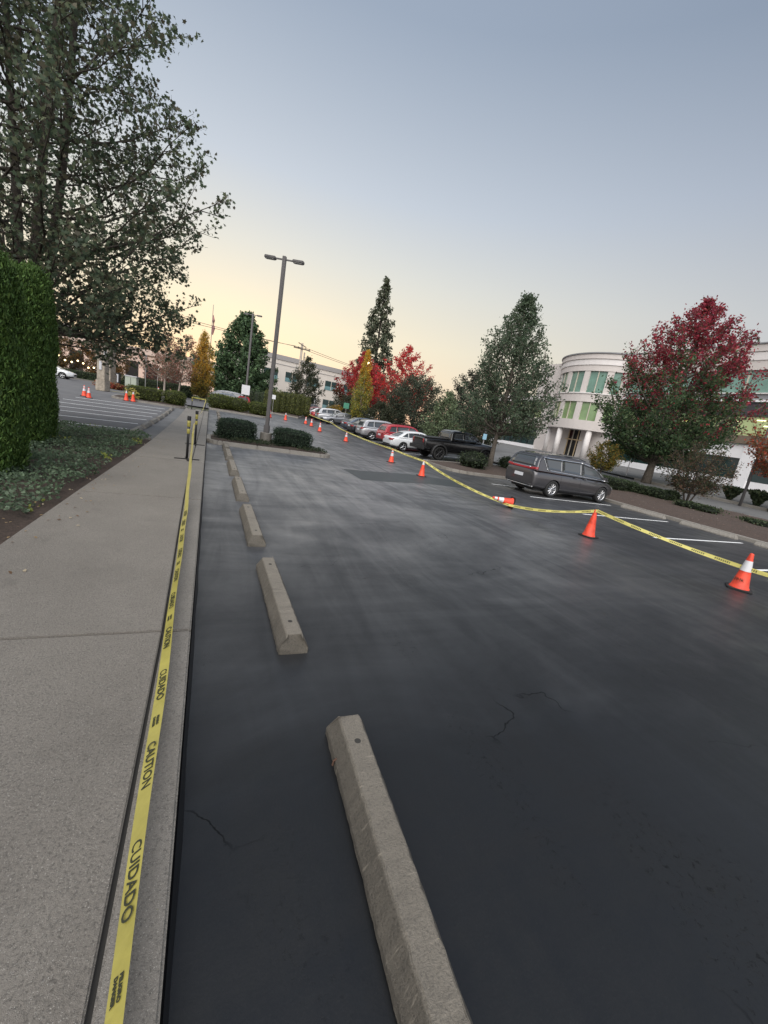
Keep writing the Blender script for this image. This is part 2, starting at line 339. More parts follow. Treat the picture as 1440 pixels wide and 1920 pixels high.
# markings
def line(pts, wd, name='painted_line', mat=None, dz=.006, label=None):
    m = MB()
    for (x0, y0), (x1, y1) in zip(pts[:-1], pts[1:]):
        L = math.hypot(x1-x0, y1-y0); nx, ny = -(y1-y0)/L*wd/2, (x1-x0)/L*wd/2; n = max(1, int(L))
        for i in range(n):
            a, b = i/n, (i+1)/n; q = []
            for s, sg in ((a, -1), (b, -1), (b, 1), (a, 1)):
                x, y = x0+(x1-x0)*s+sg*nx, y0+(y1-y0)*s+sg*ny; q.append((x, y, H(x, y)+dz))
            m.add(q, [(0,1,2,3)])
    return m
ml = MB()
def addm(dst, src): dst.add(src.v, src.f)
for y in (4.62, 7.02, 9.53, 12.1, 14.6): addm(ml, line([(12.05, y), (16.9, y)], .10))
for y in (22.3, 25.2, 28.6, 31.3, 34.2): addm(ml, line([(12.4, y), (17.4, y)], .10))
tag(ml.build('stall_lines', MAT['white_line']), kind='structure')
ml = MB()
for y, y1 in ((17.3, 17.85), (19.4, 20.45), (21.7, 23.1), (24.1, 25.35), (26.6, 27.7), (29.0, 30.0), (31.4, 32.2)): addm(ml, line([(-7.5, y-.5), (-2.75, y1)], .14))
for y in (20, 23, 26): addm(ml, line([(-13.5, y+2), (-9.5, y+2.5)], .11))
tag(ml.build('side_lot_lines', flat('white_paint_on_grey', (.78,.78,.78), .6, noise=.2, nscale=5)), kind='structure')
ml = line([(7.35, 8.05), (9.4, 7.7)], .05, mat=None); addm(ml, line([(6.6, 13.6), (7.4, 24)], .05))
tag(ml.build('faint_chalk_line', flat('chalk', (.10,.10,.11), .8)), kind='structure')
# drain patch slab in the lot
pm = MB()
for x in np.arange(4.6, 9.6, 1.0):
    for y in (12.2, 13.2): pm.add([(x, y+.35*math.sin(x), H(x,y)+.004), (x+1, y+.35*math.sin(x+1), H(x+1,y)+.004), (x+1, y+1+.35*math.sin(x+1), H(x,y)+.004), (x, y+1+.35*math.sin(x), H(x,y)+.004)], [(0,1,2,3)])
tag(pm.build('patched_asphalt', flat('patch_asphalt', (.035,.041,.043), .52, noise=.25, nscale=3)), kind='structure')

# kerbed beds
def kerb_ring(poly, name, h=.15, wd=.15, mat='kerb2', closed=True):
    m = MB(); n = len(poly); P = [Vector((x, y)) for x, y in poly]
    cen = sum(P, Vector((0,0)))/n
    inn = []
    for i in range(n):
        a, b, c = P[i-1], P[i], P[(i+1)%n]
        if not closed and i == 0: a = b-(c-b)
        if not closed and i == n-1: c = b+(b-a)
        t = ((b-a).normalized()+(c-b).normalized()).normalized(); nr = Vector((-t.y, t.x)); inn.append(b+nr*wd)
    for i in range(n if closed else n-1):
        j = (i+1)%n; a, b, c, d = P[i], P[j], inn[j], inn[i]; g = .004
        s = Vector(b-a).normalized()*g
        q = [a+s, b-s, c-s, d+s]
        vs = [(p.x, p.y, H(p.x, p.y)-.1) for p in q] + [(p.x, p.y, H(p.x, p.y)+h) for p in q]
        m.add(vs, [(4,5,6,7),(0,1,5,4),(1,2,6,5),(2,3,7,6),(3,0,4,7)])
    o = m.build(name, MAT[mat], None, False, .02); return tag(o, kind='structure')
def bed(poly, name, mat, dz, mound=0):
    bm = bmesh.new(); vs = [bm.verts.new((x, y, 0)) for x, y in poly]; bm.faces.new(vs)
    bmesh.ops.triangulate(bm, faces=bm.faces)
    for _ in range(4 if len(poly) < 30 else 2): 
        es = [e for e in bm.edges if e.calc_length() > .5]
        if es: bmesh.ops.subdivide_edges(bm, edges=es, cuts=1)
        bmesh.ops.triangulate(bm, faces=bm.faces)
    P = [Vector((x, y)) for x, y in poly]
    for v in bm.verts:
        dd = min((Vector((v.co.x, v.co.y))-(p+(q-p)*max(0, min(1, (Vector((v.co.x, v.co.y))-p).dot(q-p)/max(1e-9, (q-p).length_squared))))).length for p, q in zip(P, P[1:]+P[:1]))
        v.co.z = H(v.co.x, v.co.y)+dz+mound*min(1, dd/.8)+.03*math.sin(v.co.x*4.1)*math.sin(v.co.y*3.7)*min(1, dd*2)
    me = bpy.data.meshes.new(name); bm.to_mesh(me); bm.free()
    return tag(link(name, me, mat, None, True), kind='structure')
def rounded(x0, x1, y0, y1, r, n=5, seg=1.2):
    p = []
    for cx, cy, a0 in ((x1-r, y0+r, -90), (x1-r, y1-r, 0), (x0+r, y1-r, 90), (x0+r, y0+r, 180)):
        for i in range(n+1): a = R(a0+90*i/n); p.append((cx+r*math.cos(a), cy+r*math.sin(a)))
    q = []
    for a, b in zip(p, p[1:]+p[:1]):
        L = math.hypot(b[0]-a[0], b[1]-a[1]); k = max(1, int(L/seg))
        for i in range(k): q.append((a[0]+(b[0]-a[0])*i/k, a[1]+(b[1]-a[1])*i/k))
    return q
isl1 = rounded(.0, 4.95, 16.45, 18.9, .55); kerb_ring(isl1, 'island_kerb'); bed(rounded(.13, 4.82, 16.58, 18.77, .45), 'island_soil', MAT['soil'], .11, .06)
isl2 = rounded(.0, 5.0, 38.6, 41.4, .6); kerb_ring(isl2, 'far_island_kerb'); bed(rounded(.13, 4.87, 38.73, 41.27, .5), 'far_island_soil', MAT['soil'], .11, .06)
isl3 = rounded(11.6, 19.3, 17.2, 21.2, 1.3); kerb_ring(isl3, 'right_island_kerb'); bed(rounded(11.74, 19.16, 17.34, 21.06, 1.2), 'right_island_soil', MAT['mulch'], .10, .14)
kerb_ring([(17.75, -8), (17.7, -4), (17.65, 0), (17.6, 3), (17.6, 6.2), (17.6, 8.8), (17.65, 11.6), (17.9, 13.4), (18.3, 15.2), (18.9, 17.2)], 'right_kerb', .15, .16, 'kerb2', False) if False else None
rk = [(17.75, -8), (17.7, -4), (17.65, 0), (17.6, 2.2), (17.6, 4.4), (17.6, 6.6), (17.6, 8.8), (17.62, 11), (17.7, 13.2), (18.1, 15.2), (18.7, 17.1)]
kerb_ring(list(reversed(rk)), 'right_kerb', .15, .16, 'kerb2', False)
bed([(17.8,-8), (17.8,0), (17.75,8), (17.8,13.2), (18.3,15.2), (18.9,17.3), (21.5,18.5), (24.2,19), (23.6,14), (23.0,9), (22.8,3), (22.6,-8)], 'mulch_bed', MAT['mulch'], .10, .1)
tag(line([(25.3, -8), (25.3, 3), (25.6, 9), (26.0, 14), (27.2, 20)], 4.0).build('service_lane', MAT['path']), kind='structure')
lane = bpy.data.objects['service_lane']; lane.location.z = .02
kerb_ring(list(reversed([(27.5,-8), (27.5,3), (27.8,9), (28.3,14), (29.6,20)])), 'lane_kerb', .15, .15, 'kerb2', False)
bed([(27.7,-8), (27.7,3), (28,9), (28.5,14), (29.8,20), (31,27), (42.8,40), (42.8,-8)], 'building_forecourt', MAT['path'], .08, .02)
bed([(-1.62,14.95), (-2.3,15.3), (-5,15.6), (-12,16), (-14,2), (-10,-6), (-1.82,-6), (-1.79,4.8), (-1.66,9), (-1.56,14)], 'left_bed_soil', MAT['soil'], .06, .06)
kerb_ring([(-1.62,15.05), (-2.3,15.1), (-3.6,15.25), (-5,15.45), (-8,15.7), (-12,16)], 'bed_kerb', .13, .15, 'kerb', False)
kerb_ring([(-1.42,34.6)]+[(-1.56, y) for y in np.arange(33, 16, -2)]+[(-1.56,15.2)], 'side_lot_kerb', .14, .14, 'kerb', False) if False else None
far = [(9.6,48.4),(7.0,51.8),(4.8,58),(4.2,66),(11.5,70),(12,60),(11.2,54)]
kerb_ring(far, 'far_bed_kerb'); bed([(9.6,48.7),(7.2,52),(5,58),(4.5,65.6),(11.2,69.5),(11.7,60),(11,54)], 'far_bed_soil', MAT['soil'], .1, .1)
bed(rounded(-6.3, -1.7, 34.6, 37.4, .8), 'side_island_soil', MAT['soil'], .12, .05); kerb_ring(rounded(-6.45, -1.55, 34.45, 37.55, .9), 'side_island_kerb', .14, .15)
bed([(12.6,60),(19.5,60),(19.5,20.7),(42.5,40.5),(42.8,80),(14,82)], 'back_forecourt', MAT['path'], .08, .02)
bed([(-30,60),(-9.5,62),(-3,61.2),(1,66),(3,90),(-40,95)], 'left_back_bed', flat('lawn', (.05,.075,.03), .95, noise=.3, nscale=3), .08, .05)
kerb_ring([(-30,60),(-20,61),(-9.5,62),(-3,61.2)], 'left_back_kerb', .15, .2, 'kerb', False)

# ------------------------------------------------------------------ foliage
LEAVES = {
 'diamond': np.array([(0,-.5),(.28,0),(0,.5),(-.28,0)]),
 'oval': np.array([(0,-.5),(.3,-.2),(.28,.2),(0,.5),(-.28,.2),(-.3,-.2)]),
 'maple': np.array([(0,-.5),(.2,-.22),(.5,-.12),(.26,.1),(.34,.38),(.08,.26),(0,.55),(-.08,.26),(-.34,.38),(-.26,.1),(-.5,-.12),(-.2,-.22)]),
 'spray': np.array([(0,-.6),(.15,-.1),(.10,.35),(0,.6),(-.10,.35),(-.15,-.1)]),
 'tri': np.array([(-.3,-.4),(.3,-.4),(0,.6)]),
}
def leaves(name, P, size, colors, mat, parent, shape='diamond', nrm=None, spread=1.0, droop=0, seed=0, axis=None, extra=None):
    rg = np.random.default_rng(seed); P = np.asarray(P, float); n = len(P)
    a = rg.normal(size=(n,3)) * spread
    if nrm is not None: a = a + nrm
    a /= np.linalg.norm(a, axis=1)[:,None]+1e-9
    b = rg.normal(size=(n,3)) if axis is None else axis + rg.normal(size=(n,3))*.35
    b[:,2] -= droop
    b -= (b*a).sum(1)[:,None]*a; b /= np.linalg.norm(b, axis=1)[:,None]+1e-9
    c = np.cross(a, b); S = LEAVES[shape]; k = len(S); sz = size*rg.uniform(.65, 1.25, n)
    V = P[:,None,:] + sz[:,None,None]*(S[None,:,0,None]*c[:,None,:] + S[None,:,1,None]*b[:,None,:])
    V += (a[:,None,:]*sz[:,None,None]*.18*(np.abs(S[None,:,0,None])*2))
    V = V.reshape(-1,3); C = np.repeat(colors, k, axis=0); nf = n; fl = np.full(nf, k); 
    li = np.arange(n*k)
    if extra is not None:
        ev, ef, ec = extra; base = len(V); V = np.vstack([V, np.array(ev)]); C = np.vstack([C, np.tile(ec, (len(ev),1))])
        li = np.concatenate([li, np.array([i+base for f in ef for i in f])]); fl = np.concatenate([fl, np.array([len(f) for f in ef])])
    me = bpy.data.meshes.new(name); me.vertices.add(len(V)); me.vertices.foreach_set('co', V.ravel().astype(np.float32))
    me.loops.add(len(li)); me.loops.foreach_set('vertex_index', li.astype(np.int32))
    me.polygons.add(len(fl)); st = np.concatenate([[0], np.cumsum(fl)[:-1]]); me.polygons.foreach_set('loop_start', st.astype(np.int32))
    me.update(calc_edges=True); me.validate()
    at = me.color_attributes.new('tint', 'FLOAT_COLOR', 'POINT'); CC = np.ones((len(V),4), np.float32); CC[:,:3] = C; at.data.foreach_set('color', CC.ravel())
    return link(name, me, mat, parent)
def mixcol(rg, n, cols, w=None, jit=.25):
    c = np.array(cols)[rg.choice(len(cols), n, p=w)]; return np.clip(c*(1+rg.uniform(-jit, jit, (n,1))), 0, 1)
PROF = {
 'maple': lambda t: (max(0, math.sin(math.pi*min(1, (t*.92+.10)))**.75) if t > .0 else .6)*(1 if t < .55 else 1-.18*(t-.55)),
 'ovate': lambda t: math.sin(math.pi*(t**.62*.93+.06))**.8,
 'cone': lambda t: (1-t)**.85*min(1, .55+t*4),
 'column': lambda t: (1-t**3.2)**.8*min(1, .55+t*1.8),
 'round': lambda t: math.sqrt(max(0, 1-(2*t-1)**2))*.98+.02,
 'skirt': lambda t: float(np.interp(t, [0,.1,.27,.48,.6,.73,.9,1], [.80,.95,1,.84,.56,.30,.14,.04])),
 'pear': lambda t: float(np.interp(t, [0,.1,.45,.62,.79,1], [.85,1,.86,.66,.34,.05])),
 'umbrella': lambda t: math.sqrt(max(0.01, 1-t**2.2)),
}
def tree(name, label, cat, loc, h, w, cb=.2, prof='maple', nprim=26, nleaf=12000, lsize=.12, cols=None, up=35, tr=.14, bark='bark', mat='leaf',
         shape='diamond', group=None, seed=1, rmin=.78, stems=1, spread=.4, colfn=None, clus=.16, lean=(0,0), sub=7, droop=.4, wob=.18, parts=True, stemspread=.3, axisout=False, hang=0, tpow=.9, zcut=0, tipw=1.0, rmax=1.10, limb=.34):
    rg = np.random.default_rng(seed); random.seed(seed); x, y = loc[:2]; z = loc[2] if len(loc) > 2 else H(x, y)
    root = empty(name, (x, y, z), 0, label, cat, group); tb = MB(); zb = h*cb; pf = PROF[prof]; heads = []
    for s in range(stems):
        a = 2*math.pi*s/stems+.6; sp = 0 if stems == 1 else w*.5*stemspread
        pts = []
        for i in range(9):
            t = i/8; wob_ = Vector((math.sin(t*5+s)*.012*h, math.cos(t*4+s*2)*.012*h, 0))*t
            pts.append(Vector((math.cos(a)*sp*t**.8+lean[0]*t, math.sin(a)*sp*t**.8+lean[1]*t, t*h*(.97 if s == 0 else .86)))+wob_)
        heads.append(pts); r0 = tr*(1 if stems == 1 else .62)
        tb.tube(pts, [max(.012, r0*(1-t/8.6)**.9*(1.35 if t == 0 else 1)) for t in range(9)], 8)
    def on(pts, z_):
        for a, b in zip(pts[:-1], pts[1:]):
            if a.z <= z_ <= b.z: return a+(b-a)*((z_-a.z)/(b.z-a.z))
        return pts[-1]
    segs = []; tu = math.tan(R(up))
    for i in range(nprim):
        t = (i+.5)/nprim; t = t**tpow; zt = zb+(h-zb)*t; r = pf(t)*w/2*rg.uniform(rmin, rmax); az = i*2.39996+rg.uniform(-.3,.3)
        tip = Vector((math.cos(az)*r+lean[0]*t, math.sin(az)*r+lean[1]*t, zt)); hs = heads[i%stems]
        z0 = max(zb*.80+.03*h*rg.random(), min(zt-r*tu, h*.93)) if up > 0 else min(h*.96, zt-r*tu)
        st = on(hs, z0); L = (tip-st).length; n = 6; pts = []
        for j in range(n+1):
            s = j/n; p = st.lerp(tip, s); p.z += (math.sin(s*math.pi)*-.08*L if up > 0 else math.sin(s*math.pi)*.06*L); p += Vector(rg.normal(size=3))*wob*.06*L*(1 if 0 < j < n else 0); pts.append(p)
        br = max(.012, tr*limb*(L/(w*.5+.01))**.8); tb.tube(pts, [br*(1-.85*j/n) for j in range(n+1)], 5, False)
        d0 = (tip-st).normalized(); segs.append((pts[3], pts[6], L*.5))
        for k in range(sub):
            s = .25+.72*(k+rg.random()*.8)/sub; f = s*n; q = int(min(n-1, f)); p = pts[q].lerp(pts[q+1], f-q)
            side = Vector(rg.normal(size=3)); side -= side.dot(d0)*d0; side.normalize()
            d = (d0*.75+side*.8+Vector((0,0,.35 if up > 0 else -.1))).normalized(); l2 = L*.38*(1.15-s)*rg.uniform(.6,1.2)+.15*w*.1
            e = p+d*l2; tb.tube([p, p.lerp(e,.5)+Vector((0,0,.03*l2)), e], [min(br*.34,.022), min(br*.22,.014), .004], 3, False); segs.append((p, e, l2))
            for _ in range(2):
                s3 = rg.uniform(.3,.9); p3 = p.lerp(e, s3); d3 = (d+Vector(rg.normal(size=3))*.7+Vector((0,0,.2 if up > 0 else -.2))).normalized(); e3 = p3+d3*l2*.5; segs.append((p3, e3, l2*.5))
                tb.tube([p3, e3], [min(.008, br*.15+.003), .003], 3, False)
    Ls = np.array([s[2]*(tipw if s[2] < w*.05 else 1) for s in segs])**.9; cnt = rg.multinomial(nleaf, Ls/Ls.sum()); A = np.array([s[0] for s in segs]); B = np.array([s[1] for s in segs])
    ix = np.repeat(np.arange(len(segs)), cnt); u = rg.uniform(.05, 1.05, len(ix))[:,None]**.8; P = A[ix]*(1-u)+B[ix]*u
    off = np.clip(rg.normal(size=P.shape), -1.35, 1.35)*clus*(.45+.55*rg.random((len(P),1))); P = P+off; P[:,2] -= hang*rg.random(len(P))
    P = P[P[:,2] > max(zb*.55, zcut+.25*math.sin(3.0))]
    c = colfn(rg, P, h, w) if colfn else mixcol(rg, len(P), cols)
    ax = (B-A)[ix][:len(P)] if axisout else None
    if ax is not None: ax = ax/(np.linalg.norm(ax, axis=1)[:,None]+1e-6)
    tb.build('trunk', MAT[bark], root, True)
    leaves('crown', P, lsize, c, MAT[mat], root, shape, None, 1, droop, seed, ax)
    return root
GR = [(.045,.08,.036), (.06,.10,.042), (.036,.064,.032), (.08,.11,.05)]

def superell(th, ph, a, b, c, e1, e2):
    f = lambda w, m: math.copysign(abs(w)**m, w)
    return Vector((a*f(math.cos(ph), e1)*f(math.cos(th), e2), b*f(math.cos(ph), e1)*f(math.sin(th), e2), c*f(math.sin(ph), e1)))
def shrub(name, label, cat, loc, dims, rz=0, e1=.5, e2=.5, n=2500, lsize=.05, cols=GR, mat='leaf', group=None, seed=1, rough=.06, lump=.05, shape='oval', parts=('foliage', 'stem'), fringe=.05, vert=0, core=True):
    rg = np.random.default_rng(seed); x, y = loc[:2]; z = loc[2] if len(loc) > 2 else H(x, y)
    root = empty(name, (x, y, z), rz, label, cat, group); a, b, c = dims[0]/2, dims[1]/2, dims[2]/2
    fr = rg.uniform(0, 6, 9)
    def disp(p):
        return 1+lump*(math.sin(p.x*3.1/a*.8+fr[0])*math.sin(p.y*2.3/b+fr[1])+.7*math.sin(p.z*5/c+p.x*2/a+fr[2])*math.sin(p.y*6/b+fr[3])+.5*math.sin(p.x*9/a+fr[4])*math.sin(p.z*8/c+p.y*4/b+fr[5]))
    GU, GV = 56, 36; G = [[superell(2*math.pi*i/GU, -math.pi/2+math.pi*j/GV, a, b, c, e1, e2) for i in range(GU)] for j in range(GV+1)]
    tri = []
    for j in range(GV):
        for i in range(GU):
            p0, p1, p2, p3 = G[j][i], G[j][(i+1)%GU], G[j+1][(i+1)%GU], G[j+1][i]; tri += [(p0, p1, p2), (p0, p2, p3)]
    T3 = np.array([[tuple(q) for q in t_] for t_ in tri]); cr = np.cross(T3[:,1]-T3[:,0], T3[:,2]-T3[:,0]); ar = np.linalg.norm(cr, axis=1)
    ar = ar*(T3[:,:,2].mean(1) > -c*.97); ix = rg.choice(len(tri), n, p=ar/ar.sum()); u1 = np.sqrt(rg.random(n)); u2 = rg.random(n)
    PP = T3[ix,0]*(1-u1)[:,None]+T3[ix,1]*(u1*(1-u2))[:,None]+T3[ix,2]*(u1*u2)[:,None]; Nn = cr[ix]/(ar[ix][:,None]+1e-12)
    P = []
    for k_ in range(n):
        p = Vector(PP[k_]); q = p*(disp(p)+rg.normal()*rough-.02*rough/.06); P.append((q.x, q.y, q.z+c))
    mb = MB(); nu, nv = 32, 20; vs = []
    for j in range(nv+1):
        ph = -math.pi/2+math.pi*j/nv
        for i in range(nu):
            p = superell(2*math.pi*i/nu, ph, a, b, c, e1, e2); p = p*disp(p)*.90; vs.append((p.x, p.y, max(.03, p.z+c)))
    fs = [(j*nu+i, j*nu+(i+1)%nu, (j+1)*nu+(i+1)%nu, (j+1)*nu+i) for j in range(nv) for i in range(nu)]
    Nn = np.array(Nn); cc = mixcol(rg, n, cols)
    axis = None
    if vert: axis = np.tile(np.array([0,0,-vert]), (n,1))*-1 + Nn*.5
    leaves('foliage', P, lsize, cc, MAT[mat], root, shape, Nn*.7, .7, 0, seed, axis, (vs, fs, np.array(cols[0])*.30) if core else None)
    st = MB()
    st.tube([(0, 0, -.05), (.02, .01, c*.4), (rg.uniform(-a,a)*.2, rg.uniform(-b,b)*.2, c*.9)], [.04, .03, .015], 6)
    st.build('stem', MAT['bark_dark'], root)
    return root

# near left: two clipped arborvitae columns
ARB = [(.05,.095,.018), (.07,.13,.026), (.035,.07,.014), (.095,.155,.032), (.055,.11,.022)]
for i, (x, y, dx, dy, hh, lb) in enumerate([(-3.32, 8.0, 1.4, 1.1, 3.22, 'tall clipped dark green arborvitae cut by the left edge of the photo'), (-3.85, 11.3, 1.35, 1.7, 3.62, 'tall flat-topped arborvitae column beside the sidewalk bed, second from the left')]):
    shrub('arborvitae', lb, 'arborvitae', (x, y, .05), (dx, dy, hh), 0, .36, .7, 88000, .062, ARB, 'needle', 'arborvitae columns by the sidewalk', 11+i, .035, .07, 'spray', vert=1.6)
# near left: big maple over the hedge
def c_big(rg, P, h, w):
    return mixcol(rg, len(P), [(.09,.125,.075), (.115,.15,.09), (.07,.098,.065), (.155,.18,.105), (.11,.10,.065)], None, .3)
tree('maple_tree', 'big dark green maple with many upright stems rising behind the arborvitae at left', 'tree', (-5.2, 15.9, 0), 19.5, 11.0, .158, 'skirt', 165, 64000, .124, tpow=1.05, tipw=1.9, rmax=1.0, limb=.17, up=30, tr=.26, bark='bark_dark', shape='maple',
     seed=4, stems=5, colfn=c_big, clus=.15, sub=12, droop=1.1, wob=.22, stemspread=.38)

# ground cover in the near bed
def inside_poly(px, py, poly):
    c = False
    for (x0, y0), (x1, y1) in zip(poly, poly[1:]+poly[:1]):
        if (y0 > py) != (y1 > py) and px < (x1-x0)*(py-y0)/(y1-y0)+x0: c = not c
    return c
rg = np.random.default_rng(5); P = []; NN = 70000
gx = rg.uniform(-9.5, -1.6, NN); gy = 2.5+13*rg.random(NN)
edge = np.interp(gy, [-8, 5, 9, 14, 36], [-1.80, -1.77, -1.64, -1.54, -1.56]); und = .05*np.sin(gx*3.1+1)*np.sin(gy*2.7)+.04*np.sin(gx*7.3)*np.sin(gy*6.1+2)
k = (gx < edge-.10-.10*np.sin(gy*3.3)**2-.22*ss(0,1,.5)*(gy < 5.6)) & (gy < 15.2)
gx, gy, und = gx[k], gy[k], und[k]
hh = (.05+.13*np.clip((edge[k]-gx)/.45, 0, 1))*(.35+.65*rg.random(len(gx)))
P = np.stack([gx, gy, .12+und+hh], 1)
cc = mixcol(rg, len(P), [(.09,.135,.08), (.12,.17,.10), (.15,.20,.13), (.07,.10,.06)], None, .3)
yl = (np.sin(gx*2.1+2)*np.sin(gy*1.7+.5) > .86); cc[yl] = cc[yl]*np.array([2.2,1.8,.7])
g = leaves('ground_cover', P, .052, cc, MAT['leaf'], None, 'oval', np.tile((0,0,1.), (len(P),1)), .8, 0, 3)
tag(g, 'low dark green ground cover filling the bed between arborvitae and sidewalk', 'ground cover', kind='stuff')
def litter(n, f, name, label, size, cols):
    rg = np.random.default_rng(n); P = np.array([f(rg) for _ in range(n)]); c = mixcol(rg, n, cols)
    o = leaves(name, P, size, c, MAT['thin'], None, 'oval', np.tile((0,0,2.), (n,1)), .5, 0, n); tag(o, label, 'leaf litter', kind='stuff')
litter(160, lambda r: (lambda y: (lx(y)-r.uniform(-.5,.35)**1, y, .158 if True else 0))(r.uniform(4, 15)), 'fallen_leaves', 'dry fallen leaf scraps along the edge of the sidewalk bed', .035, [(.35,.25,.14), (.20,.12,.07), (.5,.42,.3)])
litter(420, lambda r: (lambda x, y: (x, y, H(x, y)+.235))(r.uniform(17.9, 22), r.uniform(2, 15)), 'mulch_litter', 'pale leaf scraps scattered over the mulch bed at right', .05, [(.35,.25,.18), (.22,.12,.08), (.45,.38,.3)])

# island bushes (trimmed, dark)
BX = [(.035,.060,.036), (.05,.082,.048), (.07,.10,.062), (.028,.045,.03)]
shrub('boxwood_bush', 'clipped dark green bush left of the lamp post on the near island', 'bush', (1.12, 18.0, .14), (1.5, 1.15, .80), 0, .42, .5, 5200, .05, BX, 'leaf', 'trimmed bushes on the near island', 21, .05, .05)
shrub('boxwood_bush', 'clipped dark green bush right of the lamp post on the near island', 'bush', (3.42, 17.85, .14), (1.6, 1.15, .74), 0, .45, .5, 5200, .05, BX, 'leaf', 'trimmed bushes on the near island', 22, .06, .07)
rg = np.random.default_rng(8); n = 5200; P = np.stack([rg.uniform(.2, 4.75, n), rg.uniform(16.62, 18.7, n), .2+rg.random(n)*.10], 1)
kk = (np.sin(P[:,0]*2.3+1)*np.sin(P[:,1]*2.1)+rg.normal(size=n)*.3 > -.15); P = P[kk]
tag(leaves('island_ground_cover', P, .055, mixcol(rg, len(P), [(.04,.06,.03), (.07,.085,.04), (.03,.045,.025)]), MAT['leaf'], None, 'oval', np.tile((0,0,.7), (len(P),1)), .8, 0, 9), 'patchy low plants at the foot of the near island bushes', 'ground cover', kind='stuff')
OL = [(.12,.145,.035), (.095,.12,.03), (.16,.18,.045), (.07,.095,.028)]
for i, (x, y, dx, dy, dz, lb) in enumerate([(.9, 40.0, 2.1, 1.6, 1.25, 'olive green rounded bush at the kerb end of the far island'), (2.35, 40.2, 2.1, 1.6, 1.2, 'olive green rounded bush just left of the white sign on the far island'), (4.25, 39.9, 1.9, 1.5, 1.15, 'olive green bush right of the lamp post on the far island')]):
    shrub('rounded_bush', lb, 'bush', (x, y, H(x,y)+.1), (dx, dy, dz), 0, .6, .7, 1800, .10, OL, 'leaf', 'olive bushes on the far island', 31+i)
shrub('clipped_hedge', 'boxy clipped hedge on the end island of the side lot', 'hedge', (-4.45, 35.9, H(-4.4,36)+.1), (2.4, 1.1, .95), 0, .25, .3, 1800, .09, OL, 'leaf', None, 36)
shrub('rounded_bush', 'dome shaped olive bush where the side lot meets the sidewalk', 'bush', (-2.45, 36.0, H(-2,36)+.1), (1.55, 1.4, 1.05), 0, .6, .8, 1500, .09, OL, 'leaf', None, 37)
# right side shrubs
DG = [(.045,.068,.032), (.06,.088,.042), (.08,.10,.05)]
shrub('low_hedge', 'low dark hedge right behind the minivan nose at the edge of the mulch', 'hedge', (20.6, 15.6, H(20.6,15.6)+.12), (1.5, 3.6, .62), .25, .45, .4, 3200, .07, DG, 'leaf', 'low hedges in the mulch bed', 41, .07, .08)
shrub('low_hedge', 'low dark hedge in the mulch bed ending left of the multi-stem shrub', 'hedge', (21.3, 13.0, H(21,13)+.1), (1.2, 2.2, .5), .1, .5, .5, 2200, .07, DG, 'leaf', 'low hedges in the mulch bed', 42, .07, .08)
shrub('small_shrub', 'small dark ball shrub at the lane edge left of the multi-stem shrub', 'shrub', (22.7, 13.1, H(22.7,13.1)+.05), (.8, .8, .5), 0, .8, .9, 700, .07, DG, 'leaf', None, 43)
shrub('creeping_shrub', 'flat dark juniper at the foot of the multi-stem shrub', 'shrub', (20.6, 10.6, H(20.6,10.6)+.05), (1.3, 2.0, .35), 0, .7, .9, 1400, .07, DG, 'leaf', None, 44, .15, .1)
shrub('creeping_shrub', 'flat dark juniper in the mulch towards the right edge', 'shrub', (20.6, 8.2, H(20.6,8.2)+.05), (1.0, 1.6, .26), 0, .7, .9, 1000, .07, DG, 'leaf', None, 45, .15, .1)
for i, (x, y, s, lb) in enumerate([(13.9, 18.9, 1.25, 'loose bluish shrub left of the pale trunk on the right island'), (15.4, 20.9, 1.0, 'dark shrub behind the pale trunk on the right island'), (17.4, 19.9, 1.0, 'dark shrub right of the pale trunk on the right island')]):
    shrub('island_shrub', lb, 'shrub', (x, y, H(x,y)+.15), (s*1.3, s*1.1, s*.72), 0, .8, .9, 1500, .075, DG+[(.05,.065,.05)], 'leaf', 'loose shrubs on the right island', 51+i, .14, .12)
rgg = random.Random(3)
for i, (x, y) in enumerate([(29.2, 16.6), (28.9, 14.9), (28.7, 13.3), (28.6, 11.9), (28.6, 10.6), (28.5, 9.4)]):
    s = rgg.uniform(.8, 1.15)
    gl = ['leftmost', 'second from the left', 'third from the left', 'fourth from the left', 'fifth from the left', 'rightmost'][i]
    n = 900; rg = np.random.default_rng(60+i); a = rg.uniform(0, 6.28, n); t = rg.random(n); r = (.12+.5*t)*s*rg.random(n)**.5
    P = np.stack([np.cos(a)*r, np.sin(a)*r, .1+t*.85*s*(1-.3*r)], 1); ax = np.stack([np.cos(a)*r*.9, np.sin(a)*r*.9, np.ones(n)*1.0], 1)
    root = empty('ornamental_grass', (x, y, H(x,y)+.08), 0, 'tuft of ornamental grass along the white wall base, '+gl+' of the row', 'grass tuft', 'grass tufts along the building')
    leaves('blades', P, .22, mixcol(rg, n, [(.06,.085,.04), (.09,.11,.06), (.045,.065,.035)]), MAT['leaf'], root, 'diamond', None, 1, 0, 60+i, ax*2.5)

